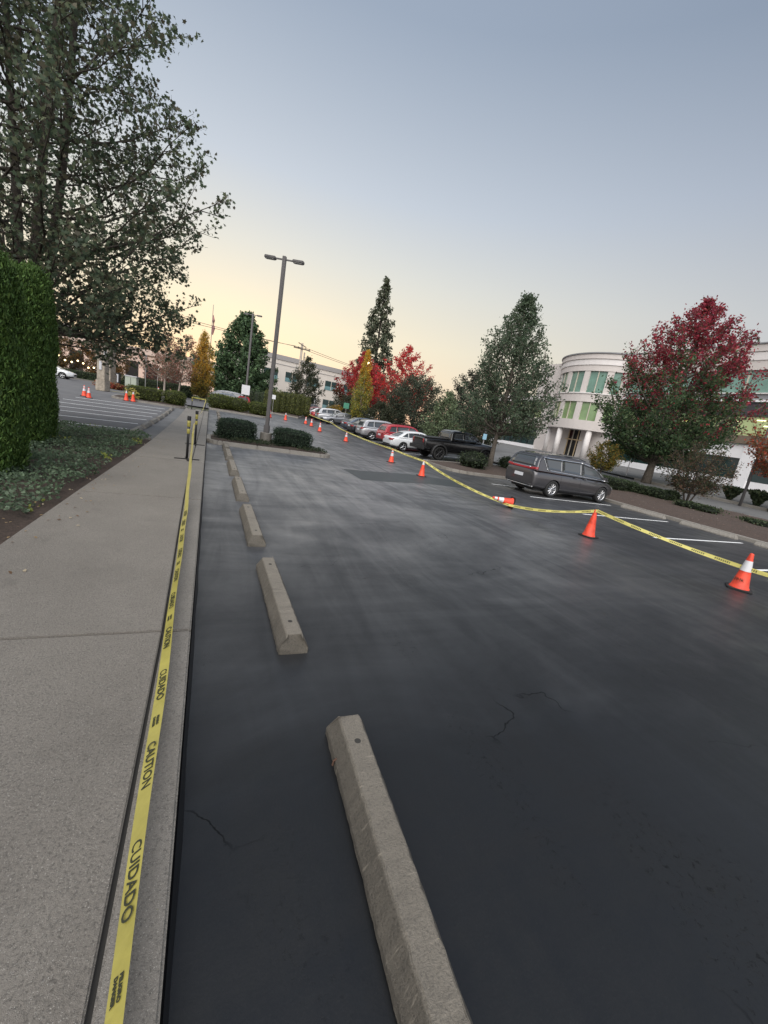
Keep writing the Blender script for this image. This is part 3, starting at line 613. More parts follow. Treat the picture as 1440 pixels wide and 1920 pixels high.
# ------------------------------------------------------------------ trees
def c_redgreen(rg, P, h, w):
    c = mixcol(rg, len(P), GR, None, .3)*1.35; n = len(P)
    t = (P[:,2]/h-.42)*1.9+.22*np.sin(P[:,0]*1.3+P[:,2]*.9)+.2*np.sin(P[:,1]*1.1+1)+.16*P[:,0]/w*2+(-P[:,1])/w*.55+rg.normal(size=n)*.22
    k = t > .26; red = mixcol(rg, n, [(.36,.045,.075), (.29,.04,.07), (.42,.06,.075), (.21,.05,.065), (.16,.065,.045)], None, .3)
    c[k] = red[k]; return c
tree('red_maple', 'large round maple turning from green to crimson in front of the office building', 'tree', (28.9, 18.6), 12.6, 9.7, .14, 'maple', 84, 40000, .20, up=42, tr=.25, bark='bark', seed=12, colfn=c_redgreen, clus=.26, sub=8, lean=(1.0,.3))
SAGE = [(.085,.125,.075), (.105,.145,.09), (.065,.10,.062), (.13,.165,.10)]
tree('pear_tree', 'pointed green tree on the right island between the pickup and the minivan', 'tree', (15.85, 19.8, .20), 9.9, 7.0, .26, 'pear', 96, 23000, .150, rmin=.58, tipw=1.6, cols=SAGE, up=52, tr=.15, bark='bark', seed=21, clus=.20, sub=8, wob=.3)
def c_con(rg, P, h, w): return mixcol(rg, len(P), [(.085,.10,.062), (.065,.082,.052), (.11,.115,.072)], None, .3)
tree('fir_tree', 'tall ragged fir rising behind the yellow and red trees', 'tree', (27.0, 72.5), 24.6, 11.5, .12, 'cone', 74, 8000, .50, up=-14, tr=.4, bark='bark_dark', mat='needle', seed=31, rmin=.45, colfn=c_con, clus=.34, sub=6, axisout=True, hang=.5, droop=.8)
def c_red(rg, P, h, w): return mixcol(rg, len(P), [(.62,.05,.06), (.5,.045,.06), (.7,.09,.07), (.36,.07,.05)], None, .25)
def c_red2(rg, P, h, w):
    c = mixcol(rg, len(P), [(.50,.05,.065), (.58,.055,.075), (.36,.07,.05)], None, .25); k = (P[:,2]/h+rg.normal(size=len(P))*.10+.06*P[:,0] < .30); c[k] = mixcol(rg, k.sum(), [(.12,.06,.025),(.16,.05,.03),(.09,.07,.03)]); return c
tree('crimson_maple', 'crimson maple behind the yellow columnar tree', 'tree', (20.9, 60.6), 10.2, 8.0, .14, 'maple', 40, 12000, .30, up=45, tr=.16, seed=41, colfn=c_red2, clus=.28, mat='thin')
tree('crimson_maple', 'bright red maple rising behind the dark spreading tree', 'tree', (25.9, 55.9), 11.6, 10.2, .2, 'maple', 44, 12000, .28, up=48, tr=.16, seed=42, colfn=c_red, clus=.26, mat='thin')
def c_yel(rg, P, h, w):
    c = mixcol(rg, len(P), [(.75,.42,.05), (.62,.38,.055), (.5,.38,.06)], None, .25); k = (P[:,2]/h+rg.normal(size=len(P))*.13+.09*np.sin(P[:,0]*3) < .62); c[k] = mixcol(rg, k.sum(), [(.27,.28,.06),(.18,.22,.055),(.44,.34,.06)]); return c
tree('yellow_columnar_tree', 'narrow yellow and green tree in the middle of the row of cars', 'tree', (16.1, 45.6), 8.7, 3.3, .13, 'cone', 44, 9000, .17, up=68, tr=.09, bark='bark_pale', seed=43, colfn=c_yel, clus=.20, mat='thin', wob=.05)
tree('spreading_tree', 'dark spreading evergreen behind the white coupe and pickup', 'tree', (20.9, 41.0), 6.4, 9.8, .12, 'umbrella', 50, 20000, .20, cols=[(.06,.08,.055), (.078,.095,.062), (.10,.105,.066)], up=25, tr=.2, bark='bark_dark', seed=44, clus=.30)
tree('spreading_tree', 'dark domed tree seen left of the pointed green tree', 'tree', (28.6, 42.2), 8.2, 7.5, .12, 'umbrella', 40, 12000, .22, cols=[(.045,.045,.032), (.05,.055,.036), (.038,.042,.03)], up=30, tr=.2, bark='bark_dark', seed=45, clus=.3)
tree('young_cedar', 'pale green feathery young tree behind the pickup', 'tree', (19.6, 32.2), 4.9, 4.4, .08, 'ovate', 40, 9000, .17, cols=[(.12,.16,.085), (.10,.135,.07), (.15,.19,.10)], up=48, tr=.09, mat='needle', seed=46, clus=.16, axisout=True)
for i, (x, y, h_, w_, lb) in enumerate([(24.5, 33.5, 3.8, 5.0, 'olive shrubby tree between the pickup roof and the pointed tree'), (16.4, 40.2, 3.2, 3.8, 'grey green shrubby tree left of the dark spreading tree'), (17.2, 54, 3.6, 5.6, 'dark olive rounded tree below the pale office wall')]):
    tree('shrubby_tree', lb, 'tree', (x, y), h_, w_, .06, 'round', 30, 7000, .18, cols=[(.055,.065,.035), (.07,.08,.045), (.045,.05,.03)], up=30, tr=.08, seed=47+i, clus=.22)
def c_auto(rg, P, h, w): return mixcol(rg, len(P), [(.35,.20,.03), (.25,.20,.04), (.42,.24,.035), (.16,.16,.04)], None, .25)
tree('gold_shrub', 'small golden bush behind the row of parked cars', 'shrub', (14.9, 51.5), 2.2, 3.4, .1, 'round', 22, 3000, .16, up=30, tr=.05, seed=51, colfn=c_auto, clus=.15)
tree('gold_shrub', 'small yellow green dome tree right behind the minivan hood', 'shrub', (25.2, 19.5), 2.6, 2.5, .3, 'round', 26, 5000, .11, up=35, tr=.06, bark='bark_dark', seed=52, cols=[(.20,.17,.03), (.12,.13,.035), (.28,.16,.03), (.09,.11,.03)], clus=.13)
def c_small(rg, P, h, w): return mixcol(rg, len(P), [(.10,.075,.045), (.075,.08,.045), (.14,.08,.05), (.06,.075,.04)], None, .3)
tree('multi_stem_shrub', 'rust and olive multi-stem shrub standing in the mulch beside the lane', 'shrub', (21.5, 11.6), 3.1, 3.1, .24, 'round', 34, 4200, .10, up=50, tr=.07, bark='bark_dark', seed=53, stems=4, colfn=c_small, clus=.15, stemspread=.5)
def c_orange(rg, P, h, w):
    c = mixcol(rg, len(P), [(.34,.10,.05), (.42,.09,.05), (.25,.12,.06), (.16,.11,.05)], None, .25); return c
tree('orange_maple', 'thin orange red maple at the right edge in front of the building', 'tree', (27.9, 10.9), 7.2, 4.6, .28, 'ovate', 34, 6500, .16, up=48, tr=.13, bark='bark', seed=54, colfn=c_orange, clus=.18, mat='thin')
tree('big_cedar', 'broad dark green conifer behind the parked cars at the far end', 'tree', (4.2, 66.0), 13.2, 10.2, .05, 'ovate', 80, 26000, .40, up=38, tr=.3, bark='bark_dark', mat='needle', seed=55, cols=[(.065,.11,.05), (.085,.14,.06), (.05,.09,.044)], clus=.30, axisout=True, wob=.1)
def c_amber(rg, P, h, w): 
    c = mixcol(rg, len(P), [(.62,.33,.045), (.5,.3,.05), (.36,.28,.055)], None, .2); k = P[:,2]/h+rg.normal(size=len(P))*.1 < .3; c[k] = mixcol(rg, k.sum(), [(.16,.15,.035),(.24,.17,.03)]); return c
tree('amber_columnar_tree', 'amber columnar tree at the far end of the sidewalk', 'tree', (-1.0, 56.9), 8.3, 2.7, .06, 'column', 60, 12000, .17, up=70, tr=.09, seed=56, colfn=c_amber, clus=.22, mat='thin', wob=.05)
def c_pink(rg, P, h, w): return mixcol(rg, len(P), [(.42,.20,.15), (.30,.14,.10), (.20,.13,.08), (.12,.11,.06)], None, .25)
tree('pink_leaf_tree', 'pale trunked tree with sparse pinkish leaves beside the side lot, nearer of the pair', 'tree', (-4.6, 51.8), 6.6, 5.2, .34, 'ovate', 30, 4200, .17, up=42, tr=.12, bark='bark_pale', seed=57, colfn=c_pink, clus=.22, mat='thin')
tree('pink_leaf_tree', 'leaning pale trunked tree with pinkish leaves just left of the amber tree', 'tree', (-3.6, 57.5), 7.4, 6.2, .3, 'ovate', 30, 4600, .2, up=40, tr=.13, bark='bark_pale', seed=58, colfn=c_pink, clus=.25, mat='thin', lean=(.8,0))
tree('young_maple', 'airy green maple behind the utility pole in front of the pale office', 'tree', (13.6, 65.5), 8.6, 6.2, .12, 'maple', 36, 9000, .24, up=40, tr=.13, seed=59, cols=[(.05,.07,.045), (.065,.085,.05), (.10,.09,.05)], clus=.25)
tree('rust_tree', 'brown and rust coloured tree behind the left lot near the stone pillar', 'tree', (-14.5, 74), 6.4, 7.5, .1, 'round', 34, 8000, .24, seed=60, cols=[(.20,.10,.04), (.13,.08,.035), (.08,.07,.03), (.28,.14,.04)], clus=.3, tr=.14)
tree('rust_tree', 'rusty shrubby tree partly hidden behind the white car at left', 'tree', (-20.5, 73), 6.0, 8, .08, 'round', 34, 8000, .26, seed=61, cols=[(.20,.11,.04), (.13,.08,.035), (.09,.08,.03)], clus=.3, tr=.14)
tree('red_shrub', 'dark red shrub beneath the pink trees by the long hedge', 'shrub', (-6.6, 68), 3.6, 4.6, .1, 'round', 22, 3000, .2, seed=62, cols=[(.16,.04,.04), (.10,.035,.03), (.07,.06,.03)], clus=.2, tr=.06)
# hedges at the far end
ORD9 = ['first','second','third','fourth','fifth','sixth','seventh','eighth','ninth']
for i in range(9):
    x, y = 6.5+i*.62, 52.6+i*.02+.5*math.sin(i*2)*.3
    shrub('arborvitae', ORD9[i]+' yellow green arborvitae from the left in the far row', 'arborvitae', (x, y, H(x,y)+.08), (.8, .8, 2.7+.25*math.sin(i*3.1)), 0, .6, .9, 900, .14, [(.10,.115,.03), (.075,.09,.025), (.13,.135,.035)], 'needle', 'arborvitae row behind the far kerb', 70+i, .08, .08, 'diamond', vert=.8)
for i, (x, y) in enumerate([(4.9, 56.8), (5.7, 56.6), (6.5, 56.4)]):
    shrub('dark_arborvitae', ORD9[i]+' dark hedge column from the left under the big conifer', 'arborvitae', (x, y, H(x,y)), (1.1, 1.0, 2.4), 0, .6, .9, 700, .16, DG, 'needle', 'dark hedge columns under the conifer', 80+i, .08, .08, 'diamond', vert=.8)
shrub('long_hedge', 'long clipped dark hedge running behind the side lot', 'hedge', (-6.2, 62.6, .5), (9.0, 1.2, 1.45), -.42*0+-.09, .2, .15, 3500, .17, DG, 'leaf', None, 85)
shrub('back_hedge', 'dark hedge between the white car and the stone pillars', 'hedge', (-14.2, 63.8, .5), (7.5, 1.0, 1.0), -.05, .2, .15, 2200, .17, DG, 'leaf', None, 86)
shrub('flower_bed_shrub', 'low mound of red and orange bedding flowers right of the stone pillar', 'flowers', (-8.6, 46.5, .5), (2.6, 1.2, .55), 0, .8, .9, 1400, .11, [(.35,.06,.04), (.10,.11,.04), (.40,.20,.08)], 'thin', None, 87, .15)

# ------------------------------------------------------------------ wheel stops
def stop_mesh(L=1.78, w=.235, t=.125, h=.155, seed=0):
    rg = random.Random(seed); mb = MB(); n = 44; ring = [(-w/2, 0), (-w/2, .05), (-t/2, h), (t/2, h), (w/2, .05), (w/2, 0)]; vs = []
    for i in range(n+1):
        s = i/n; yy = -L/2+L*s; e = 0
        for j, (a, b) in enumerate(ring):
            if i in (0, n): yy2 = yy + (0.05 if i == 0 else -.05)*(1 if b > .1 else 0)
            else: yy2 = yy
            lift = .018*math.sin(math.pi*s)**2*(1 if b == 0 else 0)
            vs.append((a+rg.uniform(-.003,.003), yy2, b+lift+rg.uniform(-.002,.002)-(.009*rg.random() if j in (2, 3) and rg.random() < .14 else 0)))
    m = len(ring); fs = [(i*m+j, (i+1)*m+j, (i+1)*m+j+1, i*m+j+1) for i in range(n) for j in range(m-1)] + [tuple(range(m)), tuple(reversed(range(n*m, n*m+m)))]
    mb.add(vs, fs); return mb
stopdata = [(.845, 1.07, -.070, 'concrete wheel stop nearest the camera, cut by the bottom edge'), (.745, 3.67, 0, 'concrete wheel stop second from the camera'), (.71, 6.16, 0, 'concrete wheel stop third from the camera'),
            (.70, 8.63, 0, 'concrete wheel stop fourth from the camera'), (.68, 11.15, 0, 'concrete wheel stop fifth from the camera'), (.67, 13.6, 0, 'concrete wheel stop sixth from the camera'), (.66, 15.45, 0, 'concrete wheel stop tight against the near island kerb')]
def wheel_stop(x, y, rz, label, group, L=1.78, seed=0, mat='stop'):
    o = empty('wheel_stop', (x, y, H(x, y)), rz, label, 'wheel stop', group)
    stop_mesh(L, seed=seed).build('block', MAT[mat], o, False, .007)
    for s in (-1, 1):
        p = MB(); p.lathe([(0,.002),(.015,.0015),(.019,0)], 10, (.0, s*L*.36, .1565)); p.build('anchor_hole', MAT['joint'], o)
    return o
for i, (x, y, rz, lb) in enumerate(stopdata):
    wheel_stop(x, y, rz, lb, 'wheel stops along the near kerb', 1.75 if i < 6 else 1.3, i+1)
for i in range(7):
    y = 20.3+2.6*i; wheel_stop(.72, y, 0, ORD9[i]+' wheel stop beyond the near island, counting away from its bushes', 'wheel stops beyond the near island', 1.8, 20+i)
for i in range(7):
    y = 17.2+2.5*i; wheel_stop(-2.35, y, 0, ORD9[i]+' wheel stop of the side lot, counting away from the planted bed', 'wheel stops of the side lot', 1.9, 30+i, 'kerb')
for i, y in enumerate((5.9, 8.35, 10.9, 3.4)):
    wheel_stop(17.35, y, 0, ['wheel stop at the right kerb left of the middle', 'wheel stop at the right kerb below the multi-stem shrub', 'wheel stop at the right kerb just right of the minivan', 'wheel stop at the right edge of the photo'][[1,0,2,3][i]] if False else ['wheel stop against the right kerb, third from the minivan', 'wheel stop against the right kerb, second from the minivan', 'wheel stop against the right kerb nearest the minivan', 'wheel stop against the right kerb at the photo edge'][i], 'wheel stops along the right kerb', 1.9, 40+i, 'kerb2')
rod = MB(); rod.tube([(-.128, .62, .02), (-.126, .62, .05), (-.108, .62, .062)], .006, 6)
st0 = [o for o in bpy.data.objects if o.get('label', '').startswith('concrete wheel stop nearest')][0]
rod.build('rusty_pin', flat('rust', (.07,.035,.022), .9), st0)

# ------------------------------------------------------------------ cones and tape
def cone(x, y, label, style='band', s=1.0, fallen=None, mat='orange', group='orange traffic cones', z=None, rz=0):
    o = empty('traffic_cone', (x, y, (H(x, y) if z is None else z)+.004), rz, label, 'traffic cone', group)
    if fallen is not None: o.rotation_euler = fallen
    b = MB(); b.prism(rounded(-.19*s, .19*s, -.19*s, .19*s, .05*s, 3, 9), 0, .028*s); b.build('base', MAT['rubber'], o, False, .005)
    rr = lambda z: (.145-(.145-.030)*(z/.70))*s
    c = MB(); c.lathe([(.155*s,.028*s), (.150*s,.05*s), (rr(.06),.06*s), (rr(.35),.35*s), (rr(.68),.68*s), (rr(.70)*.9,.70*s), (rr(.70)*.6,.70*s), (rr(.60)*.7,.60*s)], 20); c.build('body', MAT[mat], o, True)
    bands = {'band': [(.34,.50), (.55,.64)], 'wide': [(.36,.56)], 'top': [(.52,.68)], 'none': []}[style]
    for a, e in bands:
        m = MB(); m.lathe([(rr(a)+.0025*s, a*s), (rr(e)+.0025*s, e*s)], 20); m.build('reflective_band', MAT['band'], o, True)
    return o
def text_mesh(txt, size, mat, parent, M, ext=.0008, name='lettering', bold=0, shear=0):
    cu = bpy.data.curves.new(name, 'FONT'); cu.body = txt; cu.size = size; cu.extrude = ext; cu.align_x = 'CENTER'; cu.align_y = 'CENTER'; cu.offset = bold; cu.shear = shear; cu.resolution_u = 3
    o = bpy.data.objects.new(name, cu); col.objects.link(o); dg = bpy.context.evaluated_depsgraph_get(); me = bpy.data.meshes.new_from_object(o.evaluated_get(dg))
    bpy.data.objects.remove(o); me.transform(M); me.name = name; me.materials.clear(); return link(name, me, mat, parent)
c1 = cone(9.40, 3.70, 'cone with one wide white band and stencilled letters, rightmost in the photo', 'wide', 1.02, None, 'cone_dirty', rz=.5)
text_mesh('FMK', .085, MAT['ltext'], c1, Matrix.Rotation(-1.75-.5+.25, 4, 'Z') @ Matrix.Translation((0, -.117, .19)) @ Matrix.Rotation(R(80), 4, 'X'), .002)
cone(8.94, 6.74, 'plain scuffed orange cone without bands holding the yellow tape', 'none', 1.0, None, 'cone_dirty', rz=.2)
cone(8.72, 9.42, 'cone knocked over on its side in front of the minivan', 'band', .95, (R(83), 0, R(-108)), 'cone_dirty', z=.17)
cone(8.19, 14.39, 'cone with a white top standing under the tape before the right island', 'top', .92)
cone(8.51, 18.25, 'cone with white bands in front of the black pickup', 'band', .95, rz=.3)
cone(9.15, 27.9, 'cone with white bands alone in front of the silver cars', 'band', 1.0, rz=.4)
cone(8.56, 33.4, 'cone nearest the camera in the far group of three', 'band', 1.05, rz=.1, group='cones in the far group')
cone(8.83, 37.8, 'middle cone of the far group of three', 'band', 1.0, rz=.5, group='cones in the far group')
cone(8.69, 39.7, 'farthest cone of the far group of three', 'band', 1.0, rz=.2, group='cones in the far group')
cone(6.85, 40.4, 'cone left of the far group of three, alone on the grey lane', 'top', 1.0)
cone(5.45, 40.9, 'cone just beyond the right end of the far island', 'band', 1.0)
cone(-7.44, 32.6, 'left one of two overlapping cones in the side lot', 'band', 1.0, group='cones in the side lot')
cone(-7.02, 31.8, 'right one of two overlapping cones in the side lot', 'band', .95, group='cones in the side lot')
cone(-5.36, 34.2, 'cone left of the yellow tape bundle by the clipped hedge', 'top', 1.0, group='cones in the side lot')
cone(-4.95, 34.25, 'cone right of the yellow tape bundle by the clipped hedge', 'top', 1.0, group='cones in the side lot')
cone(-4.9, 49.3, 'faded cone standing beyond the clipped hedge', 'band', 1.2, group='cones on the far road')
cone(-4.2, 54.5, 'farthest small cone beyond the pink leaf trees', 'band', 1.2, group='cones on the far road')

def ribbon(name, pts, wd, mat, parent=None, twist=None, up=None, thick=.0006):
    mb = MB(); vs = []; uvs = []; L = 0
    pts = [Vector(p) for p in pts]
    for i, p in enumerate(pts):
        t = (pts[min(i+1, len(pts)-1)]-pts[max(i-1, 0)]).normalized()
        if i: L += (p-pts[i-1]).length
        s = t.cross(Vector((0,0,1))).normalized(); u = s.cross(t)
        a = twist(i/(len(pts)-1)) if twist else 0
        d = s*math.cos(a)+u*math.sin(a); vs += [p-d*wd/2, p+d*wd/2]; uvs += [(L, 0), (L, 1)]
    n = len(pts); fs = [(2*i, 2*i+1, 2*i+3, 2*i+2) for i in range(n-1)]; mb.add(vs, fs); o = mb.build(name, mat, parent)
    ul = o.data.uv_layers.new(name='UVMap')
    for lp in o.data.loops: ul.data[lp.index].uv = uvs[lp.vertex_index]
    return o
def sag(a, b, s, n=14):
    a, b = Vector(a), Vector(b); return [a.lerp(b, i/n)-Vector((0,0,1))*s*4*(i/n)*(1-i/n) for i in range(n+1)]
def ct(x, y, h): return (x, y, H(x, y)+h)
p = []
spans = [((9.6, -1.5, .62), (9.40, 3.60, .42), .02), ((9.40, 3.60, .42), (8.92, 6.68, .69), .05), ((8.92, 6.68, .69), (8.45, 9.3, .13), .10), ((8.45, 9.3, .13), (8.20, 14.35, .63), .12), ((8.20, 14.35, .63), (8.52, 18.2, .66), .02),
         ((8.52, 18.2, .66), (9.15, 27.85, H(9.15,27.85)+.70), .05), ((9.15, 27.85, H(9.15,27.85)+.70), (10.2, 36, H(10.2,36)+.74), .06), ((10.2, 36, H(10.2,36)+.74), (10.6, 47, H(10.6,47)+.72), .06)]
for a, b, s in spans:
    q = sag(a, b, s); p += q if not p else q[1:]
tp = ribbon('caution_tape', p, .075, MAT['tape_print'], None, lambda s: 1.15+.35*math.sin(s*60)); tag(tp, 'yellow caution tape strung along the orange cones on the right', 'tape')

# near tape on the kerb running to the stands
tl = empty('caution_tape', (0, 0, 0), 0, 'yellow caution tape with black lettering stretched low over the near kerb', 'tape')
A = Vector((-.105, -.6, .215)); Bm = Vector((-.205, 6.2, .225)); Cc = Vector((-.33, 12.0, 1.02))
P0 = [A.lerp(Bm, i/60) for i in range(61)] + [Bm.lerp(Cc, (i+1)/20)-Vector((0,0,.10*math.sin(math.pi*(i+1)/20))) for i in range(20)]
wave = lambda y: Vector((.004*math.sin(y*3.3), 0, .006*math.sin(y*5.1)))
P0 = [p_+wave(p_.y) for p_ in P0]
TW = lambda y: R(38)+.10*math.sin(y*2.1)
ribbon('tape_strip', P0, .066, MAT['tape'], tl, lambda s: TW(P0[int(round(s*(len(P0)-1)))].y)+.3*ss(.75, 1, s))
tdir = (Bm-A).normalized()
def tape_word(txt, y, size, stretch, off=0):
    q = A.lerp(Bm, (y-A.y)/(Bm.y-A.y))+wave(y); sx_ = tdir.cross(Vector((0,0,1))).normalized(); ux_ = sx_.cross(tdir); a = TW(y)
    Y = sx_*math.cos(a)+ux_*math.sin(a); X = -tdir; X = (X-Y*X.dot(Y)).normalized(); Z = X.cross(Y)
    Mx = Matrix((X, Y, Z)).transposed().to_4x4(); Mx.translation = q+Z*.0035
    text_mesh(txt, size, MAT['ltext'], tl, Mx @ Matrix.Translation((0, off, 0)) @ Matrix.Diagonal((stretch, 1.0, 1, 1)), .0004, 'lettering', .0008)
for k_ in range(5):
    yb = 1.235+1.06*k_; tape_word('CUIDADO', yb, .058, 1.0); tape_word('CAUTION', yb+.485, .058, .98)
    tape_word('PELIGRO', yb-.295, .017, 1.0, .009); tape_word('DANGER', yb-.295, .017, 1.0, -.011)

def stand(x, y, label, hh=1.02, rz=0, zz=None):
    o = empty('tape_stand', (x, y, (.15+H(x,y)) if zz is None else zz), rz, label, 'stand', 'black tape stands on the sidewalk')
    m = MB(); m.tube([(0,0,.03), (0,0,hh*.9)], .030, 12); m.build('post', MAT['black'], o, True)
    m = MB(); m.tube([(0,0,hh*.9), (0,0,hh)], [.040,.040], 12); m.lathe([(.042,hh*.90),(.047,hh*.95),(.042,hh)], 12); m.build('head', MAT['black'], o, True)
    m = MB()
    for a in (0, math.pi): m.box((math.cos(a)*.15, math.sin(a)*.15, .012), (.28, .045, .02), a)
    for a in (math.pi/2, -math.pi/2): m.box((math.cos(a)*.15, math.sin(a)*.15, .012), (.28, .045, .02), a)
    m.build('foot', MAT['black'], o, False, .004)
    m = MB(); m.lathe([(.034,hh*.60),(.040,hh*.61),(.037,hh*.66),(.041,hh*.70),(.034,hh*.71)], 12); m.lathe([(.034,hh*.76),(.043,hh*.78),(.038,hh*.84),(.044,hh*.89),(.034,hh*.90)], 12); m.build('tape_wrap', MAT['tape'], o, True)
    return o
stand(-.42, 11.2, 'black tape stand wrapped in yellow tape, nearest on the sidewalk', 1.08, .15); stand(-.33, 14.4, 'black tape stand right behind the nearest one', 1.08, .1)
stand(-1.15, 33.8, 'left one of two small black stands at the far end of the sidewalk', 1.0); stand(-.25, 34.2, 'right one of two small black stands at the far end of the sidewalk', 1.0)
tp = ribbon('caution_tape', sag(ct(-.33, 14.4, 1.05), ct(-.25, 34.2, .95), .25), .06, MAT['tape_print'], None, lambda s: .9); tag(tp, 'yellow tape running from the near stands to the far stands over the kerb', 'tape')
tp = ribbon('caution_tape', sag(ct(-1.15, 33.8, 1.05), ct(-.25, 34.2, 1.0), .03), .075, MAT['tape_print'], None, lambda s: 1.4); tag(tp, 'short yellow tape across the far end of the sidewalk', 'tape')
tb_ = MB(); rr_ = random.Random(2)
for i in range(26):
    a = rr_.uniform(0, 6.28); r = rr_.uniform(.1, .42); zc = H(-5.1,34.6)+.25+rr_.random()*.7
    tb_.box((-5.15+math.cos(a)*r, 34.7+math.sin(a)*r*.6, zc), (.30, .012, .07), a, Matrix.Rotation(rr_.uniform(0,6), 4, 'Z') @ Matrix.Rotation(rr_.uniform(-.9,.9), 4, 'Y'))
tag(tb_.build('tape_bundle', MAT['tape']), 'crumpled bundle of yellow tape between two cones by the clipped hedge', 'tape')

# ------------------------------------------------------------------ lamps, poles
def lamp_post(x, y, label, h=8.2, z=None, rz=0, ped=True, name='lamp_post', heads=2, lit=False, r=.075, group='parking lot lamp posts'):
    z = H(x, y) if z is None else z; o = empty(name, (x, y, z), rz, label, 'lamp post', group)
    if ped: m = MB(); m.lathe([(.0,0),(.25,0),(.25,.44),(.23,.47),(0,.47)], 20); m.build('pedestal', MAT['kerb'], o)
    m = MB(); zb = .47 if ped else 0; m.box((0,0,(h+zb)/2), (r*1.9, r*1.9, h-zb)); m.build('pole', MAT['pole'], o, False, .012)
    m = MB(); m.box((0,0,zb+.16), (r*2.9, r*2.9, .32)); m.build('base_cover', MAT['pole'], o, False, .02)
    for s in ((-1, 1) if heads == 2 else (1,)):
        hd = MB(); hp = [(s*.34,-.11), (s*.76,-.12), (s*.80,-.07), (s*.80,.07), (s*.76,.12), (s*.34,.11)]; hd.prism(hp if s > 0 else list(reversed(hp)), h-.17, h-.07)
        q = hd.build('lamp_head', MAT['pole'], o, False, .02)
        a = MB(); a.box((s*.20, 0, h-.12), (.29, .05, .05)); a.build('arm', MAT['pole'], o)
        ln = MB(); ln.box((s*.57, 0, h-.175), (.34, .18, .012)); ln.build('lens', MAT['lamp_on'] if lit else MAT['lamp_off'], q)
    return o
MAT['lamp_on'] = flat('lamp_lit', (1,.85,.6), .5, emit=(1,.72,.35), es=30); MAT['lamp_off'] = flat('lamp_lens', (.35,.35,.33), .3)
lamp_post(2.35, 18.25, 'tall bronze lamp post with two heads between the near island bushes', 7.45, .12, R(-25))
l2 = lamp_post(3.0, 40.0, 'distant two-headed lamp post with a white sign on it, on the far island', 8.6, H(3,40)+.1, R(-25))
m = MB(); m.box((0, -.12, 2.05), (.75, .02, .85), 0); m.build('sign_board', MAT['band'], l2)
def bulb_lamp(x, y, label, h):
    o = empty('lit_lamp_post', (x, y, H(x,y)), 0, label, 'lamp post', 'lamp posts with lit heads'); m = MB(); m.tube([(0,0,0), (0,0,h)], .06, 8); m.build('pole', MAT['pole'], o)
    m = MB(); m.box((0,-.2,h+.05), (.35, .6, .12)); q = m.build('lamp_head', MAT['pole'], o, False, .02)
    m = MB(); m.lathe([(0,-.16),(.14,-.12),(.19,0),(.14,.12),(0,.16)], 12, (0,-.28,h-.1)); m.build('bulb', MAT['lamp_on'], q, True); return o
bulb_lamp(19.3, 54.6, 'lit lamp glowing in front of the crimson maple', 8.3)
bulb_lamp(21.2, 28.0, 'lit lamp glowing through the left side of the pointed green tree', 9.6)
sp = empty('slim_post', (27.6, 12.2, H(27.6,12.2)), 0, 'slim dark lamp pole standing before the orange maple', 'lamp post'); m = MB(); m.tube([(0,0,0), (0,0,6.2)], [.075,.05], 10); m.build('pole', MAT['pole'], sp, True); m = MB(); m.box((0,0,6.25), (.22, .22, .16)); m.build('cap', MAT['pole'], sp, False, .02)
fp = empty('flagpole', (-.37, 70.2, .5), 0, 'flagpole with a furled flag behind the amber tree', 'flagpole'); m = MB(); m.tube([(0,0,0), (0,0,13.8)], [.09,.04], 8); m.build('pole', flat('flagpole_metal', (.3,.27,.25), .4), fp)
m = MB(); m.tube([(.05,0,12.4), (.18,0,11.6), (.22,.05,10.6), (.16,0,9.6)], [.06,.20,.24,.08], 7); m.build('flag', flat('faded_flag', (.32,.16,.15), .9, noise=.4, nscale=2), fp)
up = empty('utility_pole', (13.1, 69.4, H(13.1,69.4)), 0, 'wooden utility pole with crossarm in front of the pale office', 'utility pole'); m = MB(); m.tube([(0,0,0), (0,0,10.9)], [.30,.17], 9); m.tube([(.55,.2,0), (.55,.2,9.6)], [.22,.12], 7); m.build('pole', MAT['bark_pale'], up, True)
m = MB(); m.box((0,-.15,10.0), (2.7, .14, .16)); m.box((0,-.15,10.6), (1.4,.12,.12), .0, Matrix.Rotation(.35,4,'Y')); m.build('crossarm', MAT['bark'], up)
m = MB()
for xx in (-1.2,-.6,.6,1.2): m.lathe([(0,0),(.06,.02),(.06,.16),(0,.2)], 8, (xx,-.15,10.08))
m.build('insulator', MAT['pole'], up)
zz = H(13.1,69.4)
for i, (xx, lb) in enumerate([(-1.2, 'upper left power cable crossing the warm sky above the cars'), (1.2, 'lower right power cable crossing the warm sky above the cars')]):
    m = MB(); m.tube(sag((13.1+xx, 69.2, zz+10.2), (-34, 66+i, zz+11.8+i), 1.0, 20), .03, 4, False); m.tube(sag((13.1+xx, 69.2, zz+10.2), (64, 90-i, zz+11), 1.2, 20), .03, 4, False)
    tag(m.build('power_cable', MAT['trim']), lb, 'cable')
